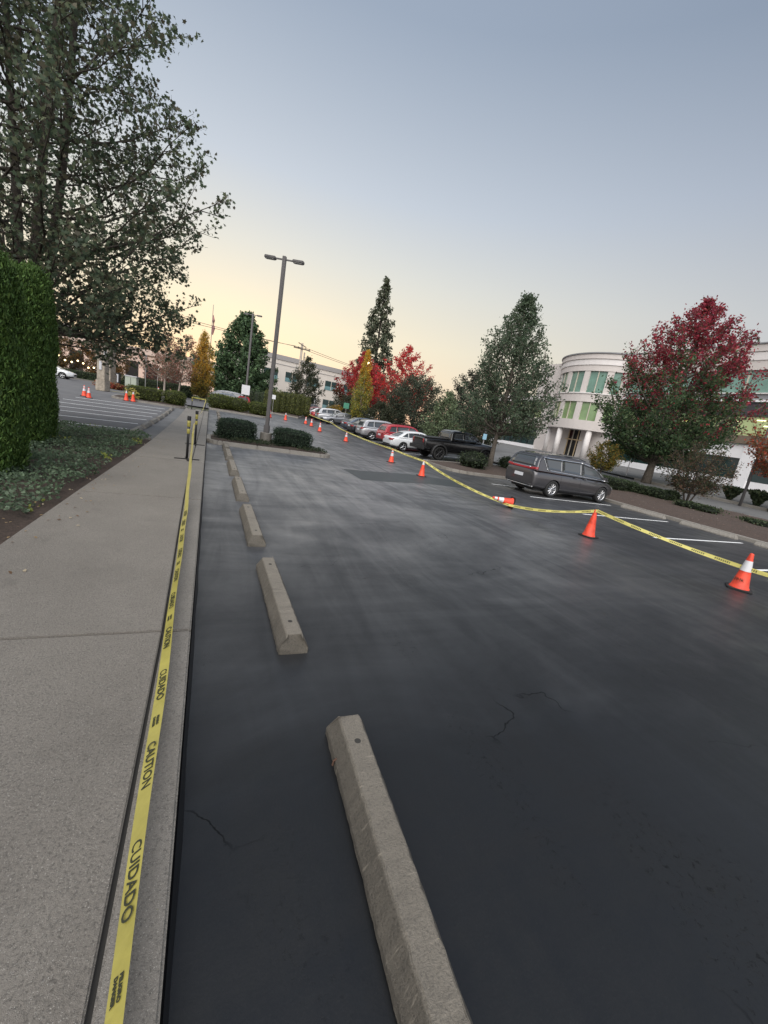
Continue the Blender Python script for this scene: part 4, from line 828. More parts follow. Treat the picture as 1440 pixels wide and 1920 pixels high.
# small pole and sign posts
def sign_post(x, y, label, h, wd, hg, mat, name='sign_post', base=None):
    o = empty(name, (x, y, H(x,y) if base is None else base), 0, label, 'sign'); m = MB(); m.tube([(0,0,0), (0,0,h)], .03, 8); m.build('post', MAT['rim'], o)
    m = MB(); m.box((0,-.04,h-hg/2), (wd, .015, hg), 0); s = m.build('sign_plate', mat, o); s.rotation_euler = (0,0,R(-25)); return o
sign_post(30.6, 21.4, 'small pale blue accessible parking sign before the dark ground floor glass', 2.1, .34, .5, flat('blue_sign', (.25,.48,.62), .5))
sign_post(20.4, 26.9, 'round topped pale blue sign between the pickup and the island trunk', 1.9, .3, .45, flat('blue_sign_b', (.30,.52,.66), .5))
sign_post(16.0, 50.6, 'green and white sign behind the middle of the car row', 2.6, .7, .7, flat('green_sign', (.05,.22,.14), .5))
sign_post(-6.3, 50.9, 'thin grey pole beside the clipped hedge', 3.9, .25, .2, MAT['pole'])
sign_post(-5.9, 58, 'short white topped post before the long hedge', 3.0, .3, .2, MAT['band'])
sign_post(7.0, 51.0, 'small white sign post before the far arborvitae row', 2.2, .5, .5, MAT['band'])

# ------------------------------------------------------------------ vehicles
def car_body(sp):
    """lower body lofted over stations, cabin on top, wheel wells cut; returns a mesh in car space (x forward)"""
    bm = bmesh.new(); rings = []
    for (x, zb, zt, w) in sp['st']:
        sh = .90; half = [(0, zb), (.70*w, zb), (.93*w, zb+.05), (.985*w, zb+.20*(zt-zb)+.02), (1.0*w, zb+.52*(zt-zb)), (.985*w, zb+.78*(zt-zb)), (sh*w, zt-.015), (.6*w, zt+.015), (0, zt+.03)]
        ring = [bm.verts.new((x, y, z)) for y, z in half] + [bm.verts.new((x, -y, z)) for y, z in reversed(half[1:-1])]
        rings.append(ring)
    n = len(rings[0])
    for a, b in zip(rings[:-1], rings[1:]):
        for k in range(n): bm.faces.new((a[k], a[(k+1)%n], b[(k+1)%n], b[k]))
    bm.faces.new(list(reversed(rings[0]))); bm.faces.new(rings[-1])
    bmesh.ops.recalc_face_normals(bm, faces=bm.faces)
    me = bpy.data.meshes.new('low'); bm.to_mesh(me); bm.free(); o = bpy.data.objects.new('low', me); col.objects.link(o)
    s = o.modifiers.new('s', 'SUBSURF'); s.levels = 2; s.render_levels = 2
    cut = MB()
    for wx in sp['wx']:
        for sd in (-1, 1):
            cut.lathe([(0,-.2),(sp['wr']*1.13,-.2),(sp['wr']*1.13,.2),(0,.2)], 28, (wx, sd*(sp['W']/2-.06), sp['wr']), Matrix.Rotation(math.pi/2, 4, 'X'))
    co = cut.build('cut'); bmx = bmesh.new(); bmx.from_mesh(co.data); bmesh.ops.remove_doubles(bmx, verts=bmx.verts, dist=1e-4); bmesh.ops.recalc_face_normals(bmx, faces=bmx.faces); bmx.to_mesh(co.data); bmx.free()
    b = o.modifiers.new('b', 'BOOLEAN'); b.operation = 'DIFFERENCE'; b.object = co; b.solver = 'EXACT'
    dg = bpy.context.evaluated_depsgraph_get(); low = bpy.data.meshes.new_from_object(o.evaluated_get(dg))
    bpy.data.objects.remove(o); bpy.data.objects.remove(co)
    # cabin
    bm = bmesh.new(); gp = sp['cab']; Wb, Wr, zbelt, zr = sp['cabw'][0]/2, sp['cabw'][1]/2, gp[0][1], max(p[1] for p in gp)
    rings = []
    for x, z in gp:
        f = (z-zbelt)/(zr-zbelt) if zr > zbelt else 0; w = Wb+(Wr-Wb)*max(0, f); cr = .035*max(0, f)
        rings.append([bm.verts.new((x, -w, z)), bm.verts.new((x, -w*.55, z+cr)), bm.verts.new((x, w*.55, z+cr)), bm.verts.new((x, w, z))])
    for a, b in zip(rings[:-1], rings[1:]):
        for k in range(3): bm.faces.new((a[k], b[k], b[k+1], a[k+1]))
    bm.faces.new([r[0] for r in reversed(rings)]); bm.faces.new([r[3] for r in rings])
    bm.faces.new([rings[0][0], rings[0][1], rings[0][2], rings[0][3], rings[-1][3], rings[-1][2], rings[-1][1], rings[-1][0]])
    bmesh.ops.recalc_face_normals(bm, faces=bm.faces)
    es = [e for e in bm.edges if len(e.link_faces) == 2 and e.calc_face_angle(0) > .35 and max(v.co.z for v in e.verts) > zbelt+.1]
    bmesh.ops.bevel(bm, geom=es, offset=.07, segments=3, affect='EDGES', clamp_overlap=True)
    cab = bpy.data.meshes.new('cab'); bm.to_mesh(cab); bm.free()
    bm = bmesh.new(); bm.from_mesh(low); bm.from_mesh(cab); me = bpy.data.meshes.new('body'); bm.to_mesh(me); bm.free(); return me
def patch(bvh, corners, axis, sgn, off, nu=8, nv=5, thick=.01):
    """surface patch: corners (a,z) in side view (axis 'y') or end view (axis 'x'), projected on to the body"""
    mb = MB(); g = []
    for i in range(nu+1):
        for j in range(nv+1):
            u, v = i/nu, j/nv; c = [corners[k] for k in range(4)]
            a = (c[0][0]*(1-u)+c[1][0]*u)*(1-v)+(c[3][0]*(1-u)+c[2][0]*u)*v; z = (c[0][1]*(1-u)+c[1][1]*u)*(1-v)+(c[3][1]*(1-u)+c[2][1]*u)*v
            o, d = ((Vector((a, sgn*3, z)), Vector((0, -sgn, 0))) if axis == 'y' else (Vector((sgn*6, a, z)), Vector((-sgn, 0, 0))))
            hit = bvh.ray_cast(o, d); p, nrm = hit[0], hit[1]
            if p is None: p = o+d*(3 if axis == 'y' else 6); nrm = -d
            if nrm.dot(d) > 0: nrm = -nrm
            g.append((p+nrm*off, p-nrm*thick))
    m = nv+1; vs = [q[0] for q in g]+[q[1] for q in g]; K = len(g); fs = []
    for i in range(nu):
        for j in range(nv):
            f = (i*m+j, (i+1)*m+j, (i+1)*m+j+1, i*m+j+1); flip = (axis == 'y') == (sgn > 0)
            fs.append(tuple(reversed(f)) if flip else f)
    bord = [i*m for i in range(nu+1)]+[nu*m+j for j in range(1, m)]+[i*m+nv for i in range(nu-1, -1, -1)]+[j for j in range(nv-1, 0, -1)]
    for a, b in zip(bord, bord[1:]+bord[:1]): fs.append((a, b, b+K, a+K))
    mb.add(vs, fs); return mb
def wheel(sp, wx, sd, parent, rim='rim', spokes=5):
    r = sp['wr']; Wd = sp.get('tw', .225); y = sd*(sp['W']/2-.02-Wd/2)
    Mr = Matrix.Rotation(-sd*math.pi/2, 4, 'X'); h = Wd/2
    t = MB(); t.lathe([(r*.60,-h),(r*.93,-h),(r*.985,-h*.8),(r,-h*.5),(r,h*.5),(r*.985,h*.8),(r*.93,h),(r*.68,h),(r*.66,h*.6),(r*.60,0)], 28, (0,0,0), Mr, True)
    o = t.build('wheel', MAT['rubber'], parent, True); o.location = (wx, y, r)
    m = MB(); m.lathe([(r*.66,h*.55),(r*.67,h*.82),(r*.63,h*.86),(r*.60,h*.6),(r*.60,-h*.3)], 28, (0,0,0), Mr)
    m.lathe([(0,h*.78),(r*.13,h*.76),(r*.15,h*.6)], 14, (0,0,0), Mr)
    for k in range(spokes):
        a = 2*math.pi*k/spokes; c, s = math.cos(a), math.sin(a); w0, w1 = r*.075, r*.10; vs = []
        for rr, ww, zz in ((r*.10, w0, h*.74), (r*.64, w1, h*.70)):
            for e in (-1, 1):
                for dz in (0, -.02): vs.append(Mr @ Vector((rr*c-e*ww*s, rr*s+e*ww*c, zz+dz)))
        m.add(vs, [(0,2,6,4), (0,4,5,1), (2,3,7,6), (1,5,7,3)])
    m.build('rim', MAT[rim], o, True)
    d = MB(); d.lathe([(0,-h*.1),(r*.61,-h*.1)], 20, (0,0,0), Mr); d.build('brake', MAT['trim'], o)
    return o
SPEC = {
 'minivan': dict(L=5.18, W=2.02, wr=.36, wx=(1.60, -1.49), cabw=(1.92, 1.50),
   st=[(-2.60,.42,.98,.74), (-2.57,.32,1.06,.90), (-2.40,.27,1.09,.985), (-1.5,.24,1.09,1.01), (0,.22,1.06,1.01), (1.2,.22,1.03,1.0), (1.75,.24,1.00,.975), (2.2,.26,.90,.93), (2.48,.30,.78,.80), (2.58,.36,.66,.62)],
   cab=[(-2.57,1.06), (-2.45,1.46), (-2.26,1.67), (-1.6,1.755), (-.7,1.785), (.1,1.745), (.65,1.63), (1.15,1.43), (1.98,.98)],
   win=[[(-1.98,1.17),(-1.16,1.15),(-1.16,1.61),(-2.16,1.60)], [(-1.11,1.15),(.02,1.12),(.02,1.63),(-1.11,1.62)], [(.08,1.12),(1.52,1.03),(.86,1.47),(.08,1.60)]],
   rear=[(-.74,1.20),(.74,1.20),(.62,1.60),(-.62,1.60)], front=[(-.78,1.06),(.78,1.06),(.66,1.52),(-.66,1.52)]),
 'suv': dict(L=4.65, W=1.88, wr=.35, wx=(1.38, -1.33), cabw=(1.76, 1.36),
   st=[(-2.32,.45,.92,.66), (-2.28,.34,1.00,.84), (-2.05,.28,1.03,.92), (-1.2,.26,1.03,.94), (0,.24,1.01,.94), (1.0,.24,.98,.93), (1.5,.26,.96,.91), (1.95,.28,.90,.86), (2.24,.32,.78,.74), (2.32,.38,.64,.60)],
   cab=[(-2.22,1.00), (-1.95,1.52), (-1.7,1.62), (-.8,1.67), (0,1.66), (.45,1.58), (1.25,.97)],
   win=[[(-1.85,1.10),(-1.18,1.08),(-1.18,1.52),(-1.66,1.48)], [(-1.13,1.08),(-.12,1.06),(-.12,1.55),(-1.13,1.52)], [(-.06,1.06),(.92,1.02),(.40,1.50),(-.06,1.55)]],
   rear=[(-.66,1.12),(.66,1.12),(.54,1.50),(-.54,1.50)], front=[(-.7,1.02),(.7,1.02),(.56,1.50),(-.56,1.50)]),
 'sedan': dict(L=4.75, W=1.83, wr=.325, wx=(1.42, -1.36), cabw=(1.66, 1.22),
   st=[(-2.37,.42,.84,.62), (-2.33,.32,.93,.80), (-2.1,.27,.98,.885), (-1.3,.23,.95,.915), (0,.21,.92,.915), (1.0,.21,.92,.91), (1.5,.23,.90,.885), (2.0,.26,.80,.84), (2.3,.30,.69,.70), (2.38,.34,.58,.56)],
   cab=[(-1.85,.94), (-1.15,1.33), (-.85,1.405), (-.2,1.44), (.2,1.42), (.5,1.34), (1.35,.90)],
   win=[[(-1.45,1.02),(-.98,1.0),(-.98,1.30),(-1.10,1.26)], [(-.93,1.0),(-.05,.97),(-.05,1.35),(-.93,1.31)], [(0,.97),(.98,.95),(.48,1.27),(0,1.35)]],
   rear=[(-.6,1.0),(.6,1.0),(.48,1.30),(-.48,1.30)], front=[(-.62,.96),(.62,.96),(.48,1.32),(-.48,1.32)]),
 'pickup': dict(L=5.9, W=2.14, wr=.44, tw=.30, wx=(1.93, -1.78), cabw=(1.86, 1.50),
   st=[(-2.93,.72,1.28,.86), (-2.90,.62,1.36,.95), (-2.6,.56,1.38,.98), (-1.5,.54,1.38,.985), (-.85,.54,1.36,.985), (0,.52,1.34,.985), (1.1,.52,1.32,.985), (1.7,.54,1.31,.98), (2.4,.56,1.26,.96), (2.78,.58,1.16,.90), (2.88,.62,1.02,.80)],
   cab=[(-.98,1.34), (-.88,1.84), (-.75,1.93), (-.1,1.985), (.5,1.97), (.85,1.88), (1.62,1.30)],
   win=[[(-.72,1.44),(.02,1.42),(.02,1.86),(-.70,1.84)], [(.08,1.42),(1.22,1.38),(.74,1.80),(.08,1.86)]],
   rear=[(-.7,1.44),(.7,1.44),(.6,1.82),(-.6,1.82)], front=[(-.72,1.38),(.72,1.38),(.6,1.82),(-.6,1.82)]),
}
BODY = {}
def car(kind, loc, rz, label, pm, name, cat='car', group=None, rim='rim', detail=1, roofrail=False, spokes=5):
    sp = SPEC[kind]
    if kind not in BODY:
        me = car_body(sp); bm = bmesh.new(); bm.from_mesh(me); bvh = BVHTree.FromBMesh(bm); bm.free(); BODY[kind] = (me, bvh)
    me, bvh = BODY[kind]; x, y = loc[:2]; o = empty(name, (x, y, loc[2] if len(loc) > 2 else H(x, y)), rz, label, cat, group)
    # tilt to the slope
    z1 = H(x+math.cos(rz)*1.5, y+math.sin(rz)*1.5); z0 = H(x-math.cos(rz)*1.5, y-math.sin(rz)*1.5); o.rotation_euler = (0, -math.atan2(z1-z0, 3.0), rz); o.location.z = (z0+z1)/2+.004
    bmz = me.copy(); b = link('body', bmz, pm, o, True)
    try: bmz.set_sharp_from_angle(angle=R(38))
    except Exception: pass
    for sd in (-1, 1):
        for wdw in sp['win']:
            w_ = patch(bvh, wdw, 'y', sd, .006, 8, 5).build('window', MAT['glass'], o, True)
        for wx in sp['wx']: wheel(sp, wx, sd, o, rim, spokes)
    patch(bvh, sp['rear'], 'x', -1, .006, 8, 5).build('rear_window', MAT['glass'], o, True)
    patch(bvh, sp['front'], 'x', 1, .006, 8, 5).build('windshield', MAT['glass_clear'], o, True)
    u = MB(); u.box((0,0,sp['st'][4][1]+.02), (sp['L']*.86, sp['W']*.72, .10)); u.build('underbody', MAT['trim'], o)
    zl = sp['st'][1][2]
    for sd in (-1, 1):
        if kind == 'minivan': tl_ = [(sd*.52,zl-.01),(sd*.93,zl-.03),(sd*.90,zl+.12),(sd*.52,zl+.09)]
        elif kind == 'pickup': tl_ = [(sd*.64,1.02),(sd*.78,1.02),(sd*.78,1.28),(sd*.64,1.28)]
        elif kind == 'suv': tl_ = [(sd*.50,.86),(sd*.84,.84),(sd*.84,1.00),(sd*.58,.98)]
        else: tl_ = [(sd*.42,.74),(sd*.82,.72),(sd*.82,.86),(sd*.42,.86)]
        patch(bvh, tl_, 'x', -1, .014, 6, 3).build('tail_light', MAT['red_lens'], o, True)
        xf = sp['st'][-2][0]; patch(bvh, [(sd*.42,.60 if kind != 'pickup' else .92),(sd*.80,.62 if kind != 'pickup' else .94),(sd*.80,.74 if kind != 'pickup' else 1.10),(sd*.42,.68 if kind != 'pickup' else 1.08)], 'x', 1, .012, 5, 3).build('headlight', MAT['plate'], o, True)
        wx_ = sp['win'][-1][1][0]-.12; wz = sp['win'][-1][1][1]+.06; mm = MB(); mm.box((wx_, sd*(sp['cabw'][0]/2+.13), wz+.02), (.10, .22, .15)); mm.build('mirror', MAT['trim'] if detail < 2 else pm, o, False, .03)
    pz = .80 if kind != 'pickup' else .80; 
    patch(bvh, [(-.26,pz-.1),(.26,pz-.1),(.26,pz+.04),(-.26,pz+.04)], 'x', -1, .012, 3, 2).build('number_plate', MAT['plate'], o)
    patch(bvh, [(-.80,.36 if kind != 'pickup' else .64),(.80,.36 if kind != 'pickup' else .64),(.80,.46 if kind != 'pickup' else .76),(-.80,.46 if kind != 'pickup' else .76)], 'x', -1, .008, 8, 2).build('rear_bumper_trim', MAT['trim'], o, True)
    patch(bvh, [(-.5,.40),(.5,.40),(.5,.60),(-.5,.60)], 'x', 1, .008, 6, 2).build('grille', MAT['trim'], o, True)
    return o, bvh
RZ = 0
# minivan, nose away from the lane (+x)
PV = paint('granite_grey_paint', (.075,.072,.078), .6)
mv, bv = car('minivan', (15.0, 13.45, 0), 0.0, 'dark grey minivan with chrome window trim parked nose in', PV, 'minivan', 'car', None, 'rim', 2, spokes=10)
patch(bv, [(-.55,1.05),(.55,1.05),(.55,1.135),(-.55,1.135)], 'x', -1, .013, 8, 2).build('light_bar', MAT['red_lens'], mv, True)
patch(bv, [(-.55,1.14),(.55,1.14),(.55,1.16),(-.55,1.16)], 'x', -1, .014, 8, 1).build('tailgate_trim', MAT['chrome'], mv, True)
patch(bv, [(-.82,.335),(.82,.335),(.84,.375),(-.84,.375)], 'x', -1, .016, 10, 1).build('bumper_strip', MAT['chrome'], mv, True)
for sd in (-1, 1):
    patch(bv, [(-2.20,1.60),(.10,1.625),(.10,1.655),(-2.24,1.63)], 'y', sd, .010, 16, 1).build('window_trim', MAT['chrome'], mv, True)
    patch(bv, [(-1.99,1.115),(1.60,1.005),(1.60,1.025),(-2.0,1.145)], 'y', sd, .010, 16, 1).build('window_trim', MAT['chrome'], mv, True)
    patch(bv, [(-1.97,1.13),(-2.0,1.13),(-2.24,1.63),(-2.20,1.615)], 'y', sd, .010, 1, 8).build('window_trim', MAT['chrome'], mv, True)
    patch(bv, [(.10,1.625),(.90,1.485),(.92,1.515),(.10,1.655)], 'y', sd, .010, 8, 1).build('window_trim', MAT['chrome'], mv, True); patch(bv, [(.90,1.485),(.92,1.515),(1.66,1.02),(1.60,1.02)], 'y', sd, .010, 2, 10).build('window_trim', MAT['chrome'], mv, True)
    for xx in (.05, -1.135):
        patch(bv, [(xx-.006,.36),(xx+.006,.36),(xx+.006,1.05),(xx-.006,1.05)], 'y', sd, .0025, 1, 10).build('door_gap', MAT['trim'], mv, True)
    patch(bv, [(-2.2,.985),(.05,.965),(.05,.977),(-2.2,.997)], 'y', sd, .002, 14, 1).build('slide_rail', MAT['trim'], mv, True)
    for xx in (-.30, -1.0+.75+.55): patch(bv, [(xx-.11,.93),(xx+.11,.93),(xx+.11,.965),(xx-.11,.965)], 'y', sd, .03, 3, 1, -.0).build('door_handle', PV, mv, True)
    rr0 = MB(); rr0.tube([(-1.9, sd*.68, 1.74), (-1.0, sd*.70, 1.805), (-.1, sd*.70, 1.80), (.4, sd*.66, 1.72)], .016, 6); rr0.build('roof_rail', MAT['trim'], mv)
# pickup
PB = paint('black_paint', (.008,.008,.009), .1)
pk, bp_ = car('pickup', (15.75, 23.75), 0.0, 'black pickup truck with wide fender flares parked nose in', PB, 'pickup_truck', 'pickup truck', None, 'rim_dark', 2, spokes=8)
tn = MB(); tn.prism([(-2.84,-.86), (-1.02,-.86), (-1.02,.86), (-2.84,.86)], 1.37, 1.425); tn.build('bed_cover', MAT['trim'], pk, False, .02)
for sd in (-1, 1):
    for wx in SPEC['pickup']['wx']:
        fl = MB(); n = 18; vs = []
        for i in range(n+1):
            a = R(-12)+R(204)*i/n; r0, r1 = .50, .62
            for rr_, yy in ((r0, .93), (r0, 1.10), (r1-.03, 1.10), (r1, .95)): vs.append((wx+rr_*math.cos(a), sd*yy, .44+rr_*math.sin(a)))
        fs = [(i*4+k, i*4+(k+1)%4, (i+1)*4+(k+1)%4, (i+1)*4+k) for i in range(n) for k in range(4)] + [(0,1,2,3), tuple(n*4+k for k in range(4))]
        fl.add(vs, fs); fl.build('fender_flare', MAT['trim'], pk, True)
    rb = MB(); rb.box((.1, sd*.98, .50), (2.4, .16, .06)); rb.build('running_board', MAT['trim'], pk, False, .015)
bb = MB(); bb.box((-2.98, 0, .72), (.18, 1.86, .24)); bb.build('rear_bumper', MAT['trim'], pk, False, .03)
P_ = dict(white=paint('white_paint', (.66,.67,.68), 0), red=paint('red_paint', (.36,.02,.03), .2), silver=paint('silver_paint', (.42,.42,.43), .6), dark=paint('graphite_paint', (.03,.032,.038), .4), grey=paint('grey_paint', (.16,.165,.18), .6), maroon=paint('maroon_paint', (.13,.015,.02), .2), blue=paint('blue_grey_paint', (.06,.08,.11), .4))
gp_ = 'cars parked in the right hand row'
rowcars = [('sedan', 14.4, 27.2, 'white', 'white two-door looking car parked just left of the pickup'), ('suv', 14.9, 30.0, 'red', 'bright red SUV parked behind the white car'), ('suv', 14.2, 33.2, 'silver', 'silver hatchback left of the red SUV'),
    ('sedan', 14.4, 36.3, 'dark', 'black sedan right of the yellow columnar tree'), ('sedan', 14.6, 39.0, 'blue', 'dark blue grey sedan next to the yellow columnar tree'),
    ('sedan', 14.4, 46.6, 'grey', 'grey sedan just left of the yellow columnar tree'), ('suv', 14.3, 49.4, 'silver', 'silver SUV in the middle of the far half of the row'), ('sedan', 14.3, 52.2, 'red', 'red car beyond the silver SUV'),
    ('sedan', 14.3, 55.0, 'silver', 'silver car between two red cars at the far end'), ('sedan', 14.3, 57.8, 'maroon', 'maroon car next to the last car of the row'), ('suv', 14.2, 60.8, 'dark', 'dark SUV at the far end of the row by the arborvitae')]
for kd, x, y, pc, lb in rowcars: car(kd, (x, y), math.pi if pc in ('grey',) and y > 45 else 0, lb, P_[pc], 'parked_car', 'car', gp_)
car('sedan', (2.2, 52.6), .0, 'blue grey sedan seen side on behind the far island bushes', P_['blue'], 'parked_car', 'car', 'cars parked at the far end')
car('minivan', (1.6, 58.2), math.pi, 'grey van with a white roof edge below the big conifer', P_['grey'], 'parked_car', 'car', 'cars parked at the far end')
car('sedan', (4.2, 57.0), R(80), 'red car half hidden behind the lamp post sign', P_['red'], 'parked_car', 'car', 'cars parked at the far end')
car('sedan', (-15.6, 54.6), R(0), 'white car half hidden by the arborvitae at left', P_['white'], 'parked_car', 'car')

# ------------------------------------------------------------------ buildings
WALL = flat('pale_stucco', (.60,.55,.52), .85, noise=.05, nscale=.4); WALL2 = flat('pale_band', (.72,.68,.66), .8, noise=.05, nscale=.4); WALLD = flat('grey_band', (.24,.24,.25), .8)
BRN = flat('brown_ledge', (.17,.13,.095), .8); GLG = flat('green_glass', (.10,.30,.21), .12, spec=.7); GLD = flat('dark_glass', (.015,.035,.035), .08, spec=.7); WHITE = flat('white_band', (.82,.81,.82), .7, noise=.04, nscale=.6)
GL2 = flat('office_glass_lit', (.22,.27,.13), .15, spec=.5, emit=(.55,.62,.30), es=.35); LIT = flat('ceiling_light', (1,1,.8), .5, emit=(1,.92,.5), es=3.2); MUL = flat('mullion', (.55,.5,.42), .5); GOLDM = flat('entrance_frame', (.55,.42,.26), .4)
GSKY = flat('upper_green_glass', (.17,.30,.25), .1, spec=.8, noise=.2, nscale=.8)
G0 = 1.5
ob = empty('office_building', (41.6, 0, 0), 0, 'three storey office with round corner tower, green glass and a dark sign band', 'building')
def slabx(x0, x1, y0, y1, z0, z1, name, mat, bev=0):
    m = MB(); m.box(((x0+x1)/2, (y0+y1)/2, (z0+z1)/2), (x1-x0, y1-y0, z1-z0)); return m.build(name, mat, ob, False, bev)
Y0, Y1, TY = -6, 32.0, 37.6
slabx(.4, 18, Y0, 46, .0, 13.3, 'wall', WALL); slabx(.4, 16, 46.01, 56, .0, 8.6, 'wall', WALL)
for z0, z1, pr, nm, mt in [(G0-1, 2.3, .25, 'base_wall', WHITE), (4.1, 5.3, .3, 'white_spandrel', WHITE), (5.32, 6.0, .55, 'ledge', BRN), (7.62, 8.75, .34, 'sign_band', flat('sign_band_dark', (.055,.05,.055), .5)), (8.80, 8.98, .5, 'white_sill', WHITE), (9.0, 9.45, .32, 'spandrel', WALLD),
                           (9.47, 9.56, .45, 'sill', WALL2), (11.45, 12.2, .36, 'parapet_lower', WALL), (12.23, 12.9, .42, 'parapet_middle', WALL2), (12.93, 13.5, .50, 'parapet_top', WALL), (13.52, 13.62, .6, 'coping', WALLD)]:
    slabx(.4-pr, .4, Y0, Y1, z0, z1, nm, mt)
def facade_windows(y0, y1, z0, z1, n, glass, mul=.09, deep=.06, frame=MUL, lights=False):
    wd = (y1-y0)/n
    for i in range(n):
        f = slabx(.4-.10, .4-.03, y0+i*wd+mul/2, y0+(i+1)*wd-mul/2, z0, z1, 'window', glass)
        m = MB(); m.box((.4-.13, y0+(i+1)*wd, (z0+z1)/2), (.16, mul, z1-z0)); m.build('mullion', frame, f)
facade_windows(Y0, Y1, 9.58, 11.43, 14, GSKY); facade_windows(Y0, Y1, 6.02, 7.6, 14, GL2, .06); facade_windows(Y0, 18.6, 2.32, 4.08, 9, GLD, .05, frame=GLD)
facade_windows(19.6, Y1, 2.32, 4.95, 4, GLD, .05, frame=MAT['trim'])
lm = MB(); rl = random.Random(4)
for i in range(34):
    yy = rl.uniform(5, 26); zz = rl.choice([7.35, 7.15, 6.9, 6.6]); lm.box((.27, yy, zz), (.02, rl.uniform(.5, .9), .06))
lm.build('ceiling_lamp', LIT, ob)
pl = slabx(.05, .4, 18.62, 19.58, G0, 5.3, 'pilaster', WHITE)
TXT = flat('sign_letters_white', (.85,.85,.88), .5, emit=(.8,.8,.9), es=.35)
Mt = Matrix(((0,0,-1,.03), (-1,0,0,16.2), (0,1,0,8.34), (0,0,0,1)))
text_mesh('Verity', .72, TXT, ob, Mt, .03, 'sign_lettering', .012)
text_mesh('Credit Union', .36, TXT, ob, Matrix.Translation((0,0,-.50)) @ Mt, .02, 'sign_lettering', .008)
# round tower
TR = 6.2; TC = (4.4, TY)
def arc(r0, r1, z0, z1, a0, a1, name, mat, n=28, par=None):
    m = MB(); vs = []
    for i in range(n+1):
        a = R(a0+(a1-a0)*i/n); c, s = -math.cos(a), math.sin(a)
        for r, z in ((r0, z0), (r1, z0), (r1, z1), (r0, z1)): vs.append((TC[0]+r*c, TC[1]+r*s, z))
    fs = [(i*4+k, i*4+(k+1)%4, (i+1)*4+(k+1)%4, (i+1)*4+k) for i in range(n) for k in range(4)] + [(0,1,2,3), tuple(n*4+3-k for k in range(4))]
    m.add(vs, fs); return m.build(name, mat, par or ob)
for z0, z1, pr, nm, mt in [(5.0, 6.1, .0, 'tower_band', WALL), (8.2, 9.1, .03, 'tower_band', WALL), (9.12, 9.25, .12, 'tower_sill', WALL2), (11.7, 12.35, .02, 'tower_parapet', WALL), (12.37, 13.0, .10, 'tower_parapet', WALL2), (13.02, 13.55, .20, 'tower_parapet', WALL), (13.57, 13.7, .32, 'tower_coping', WALLD)]:
    arc(TR-.5, TR+pr, z0, z1, -88, 88, nm, mt)
for (z0, z1, gm) in ((6.1, 8.2, flat('lime_glass', (.20,.30,.14), .12, spec=.8, noise=.22, nscale=.9)), (9.25, 11.7, flat('sea_green_glass', (.13,.24,.19), .12, spec=.8, noise=.22, nscale=.9))):
    for i in range(7):
        a0 = -84+i*24; g_ = arc(TR-.30, TR-.22, z0, z1, a0+3.2, a0+20.8, 'tower_window', gm, 6)
        arc(TR-.35, TR-.10, z0, z1, a0+11.6, a0+12.4, 'mullion', MUL, 1, g_); arc(TR-.45, TR-.04, z0, z1, a0+20.8, a0+27.2, 'tower_pier', WALL, 3) if i < 6 else None
arc(TR-2.2, TR-2.1, G0, 5.0, -86, 86, 'entrance_glass', flat('entrance_glass_dark', (.02,.02,.02), .1), 20)
for i in range(13):
    a = -60+i*10; arc(TR-2.1, TR-2.0, G0, 5.0, a, a+1.2, 'door_mullion', GOLDM if i % 2 else MUL, 1)
arc(TR-2.1, TR-1.98, 3.75, 3.87, -62, 62, 'door_transom', GOLDM, 16)
for a in (-66, -30, 8, 46):
    m = MB(); m.tube([(TC[0]-math.cos(R(a))*(TR-.45), TC[1]+math.sin(R(a))*(TR-.45), G0), (TC[0]-math.cos(R(a))*(TR-.45), TC[1]+math.sin(R(a))*(TR-.45), 5.0)], .34, 16); m.build('column', WALL2, ob, True)
arc(0.01, TR-.5, 5.0, 5.1, -88, 88, 'soffit', WALL2); arc(0.01, TR-.3, 13.3, 13.4, -88, 88, 'roof', WALLD)
for z0, z1, pr, nm, mt in [(G0-1, 2.3, .25, 'base_wall', WHITE), (4.9, 6.1, .3, 'white_spandrel', WALL), (8.2, 9.1, .3, 'spandrel', WALL), (8.2, 9.1, .36, 'parapet', WALL2)]: slabx(.4-pr, .4, TY+TR+.1, 56, z0, z1, nm, mt)
facade_windows(TY+TR+.3, 54, 2.32, 4.88, 8, GLD, .06, frame=MAT['trim']); facade_windows(TY+TR+.3, 54, 6.12, 8.18, 8, GL2)

# mid-distance pale office
mbd = empty('tilt_up_office', (8.5, 66.1, 0), math.atan2(73.8-69.2+1.6, 24.0-8.5)*1.0, 'pale two storey office with paired dark windows beyond the far hedge row', 'building')
def sb(par, x0, x1, y0, y1, z0, z1, name, mat, child=None):
    m = MB(); m.box(((x0+x1)/2, (y0+y1)/2, (z0+z1)/2), (x1-x0, y1-y0, z1-z0)); return m.build(name, mat, child or par)
mbd.location = (6.0, 76.5, .9); mbd.rotation_euler.z = R(8)
OFW = flat('office_wall', (.66,.60,.54), .85, noise=.05, nscale=.3); OFD = flat('office_parapet_grey', (.33,.31,.30), .85); OG = flat('office_window', (.035,.06,.06), .12, spec=.6); OGB = flat('office_window_blue', (.16,.28,.30), .15)
sb(mbd, -3, 26, 0, 14, 0, 9.1, 'wall', OFW); sb(mbd, -3.1, 26.1, -.12, .0, 8.5, 9.3, 'parapet', OFD); sb(mbd, -3, 26, -.05, .0, 7.7, 7.8, 'reveal', OFD)
for i in range(7):
    x = -1.5+i*3.9
    for z0 in (5.0, 1.5):
        if z0 < 2 and i in (3,): continue
        f = sb(mbd, x, x+2.5, -.03, .03, z0, z0+1.7, 'window', OG); sb(mbd, x+1.2, x+1.32, -.08, -.03, z0, z0+1.7, 'mullion', MUL, f); sb(mbd, x, x+2.5, -.05, -.031, z0, z0+.7, 'pane', OGB, f)
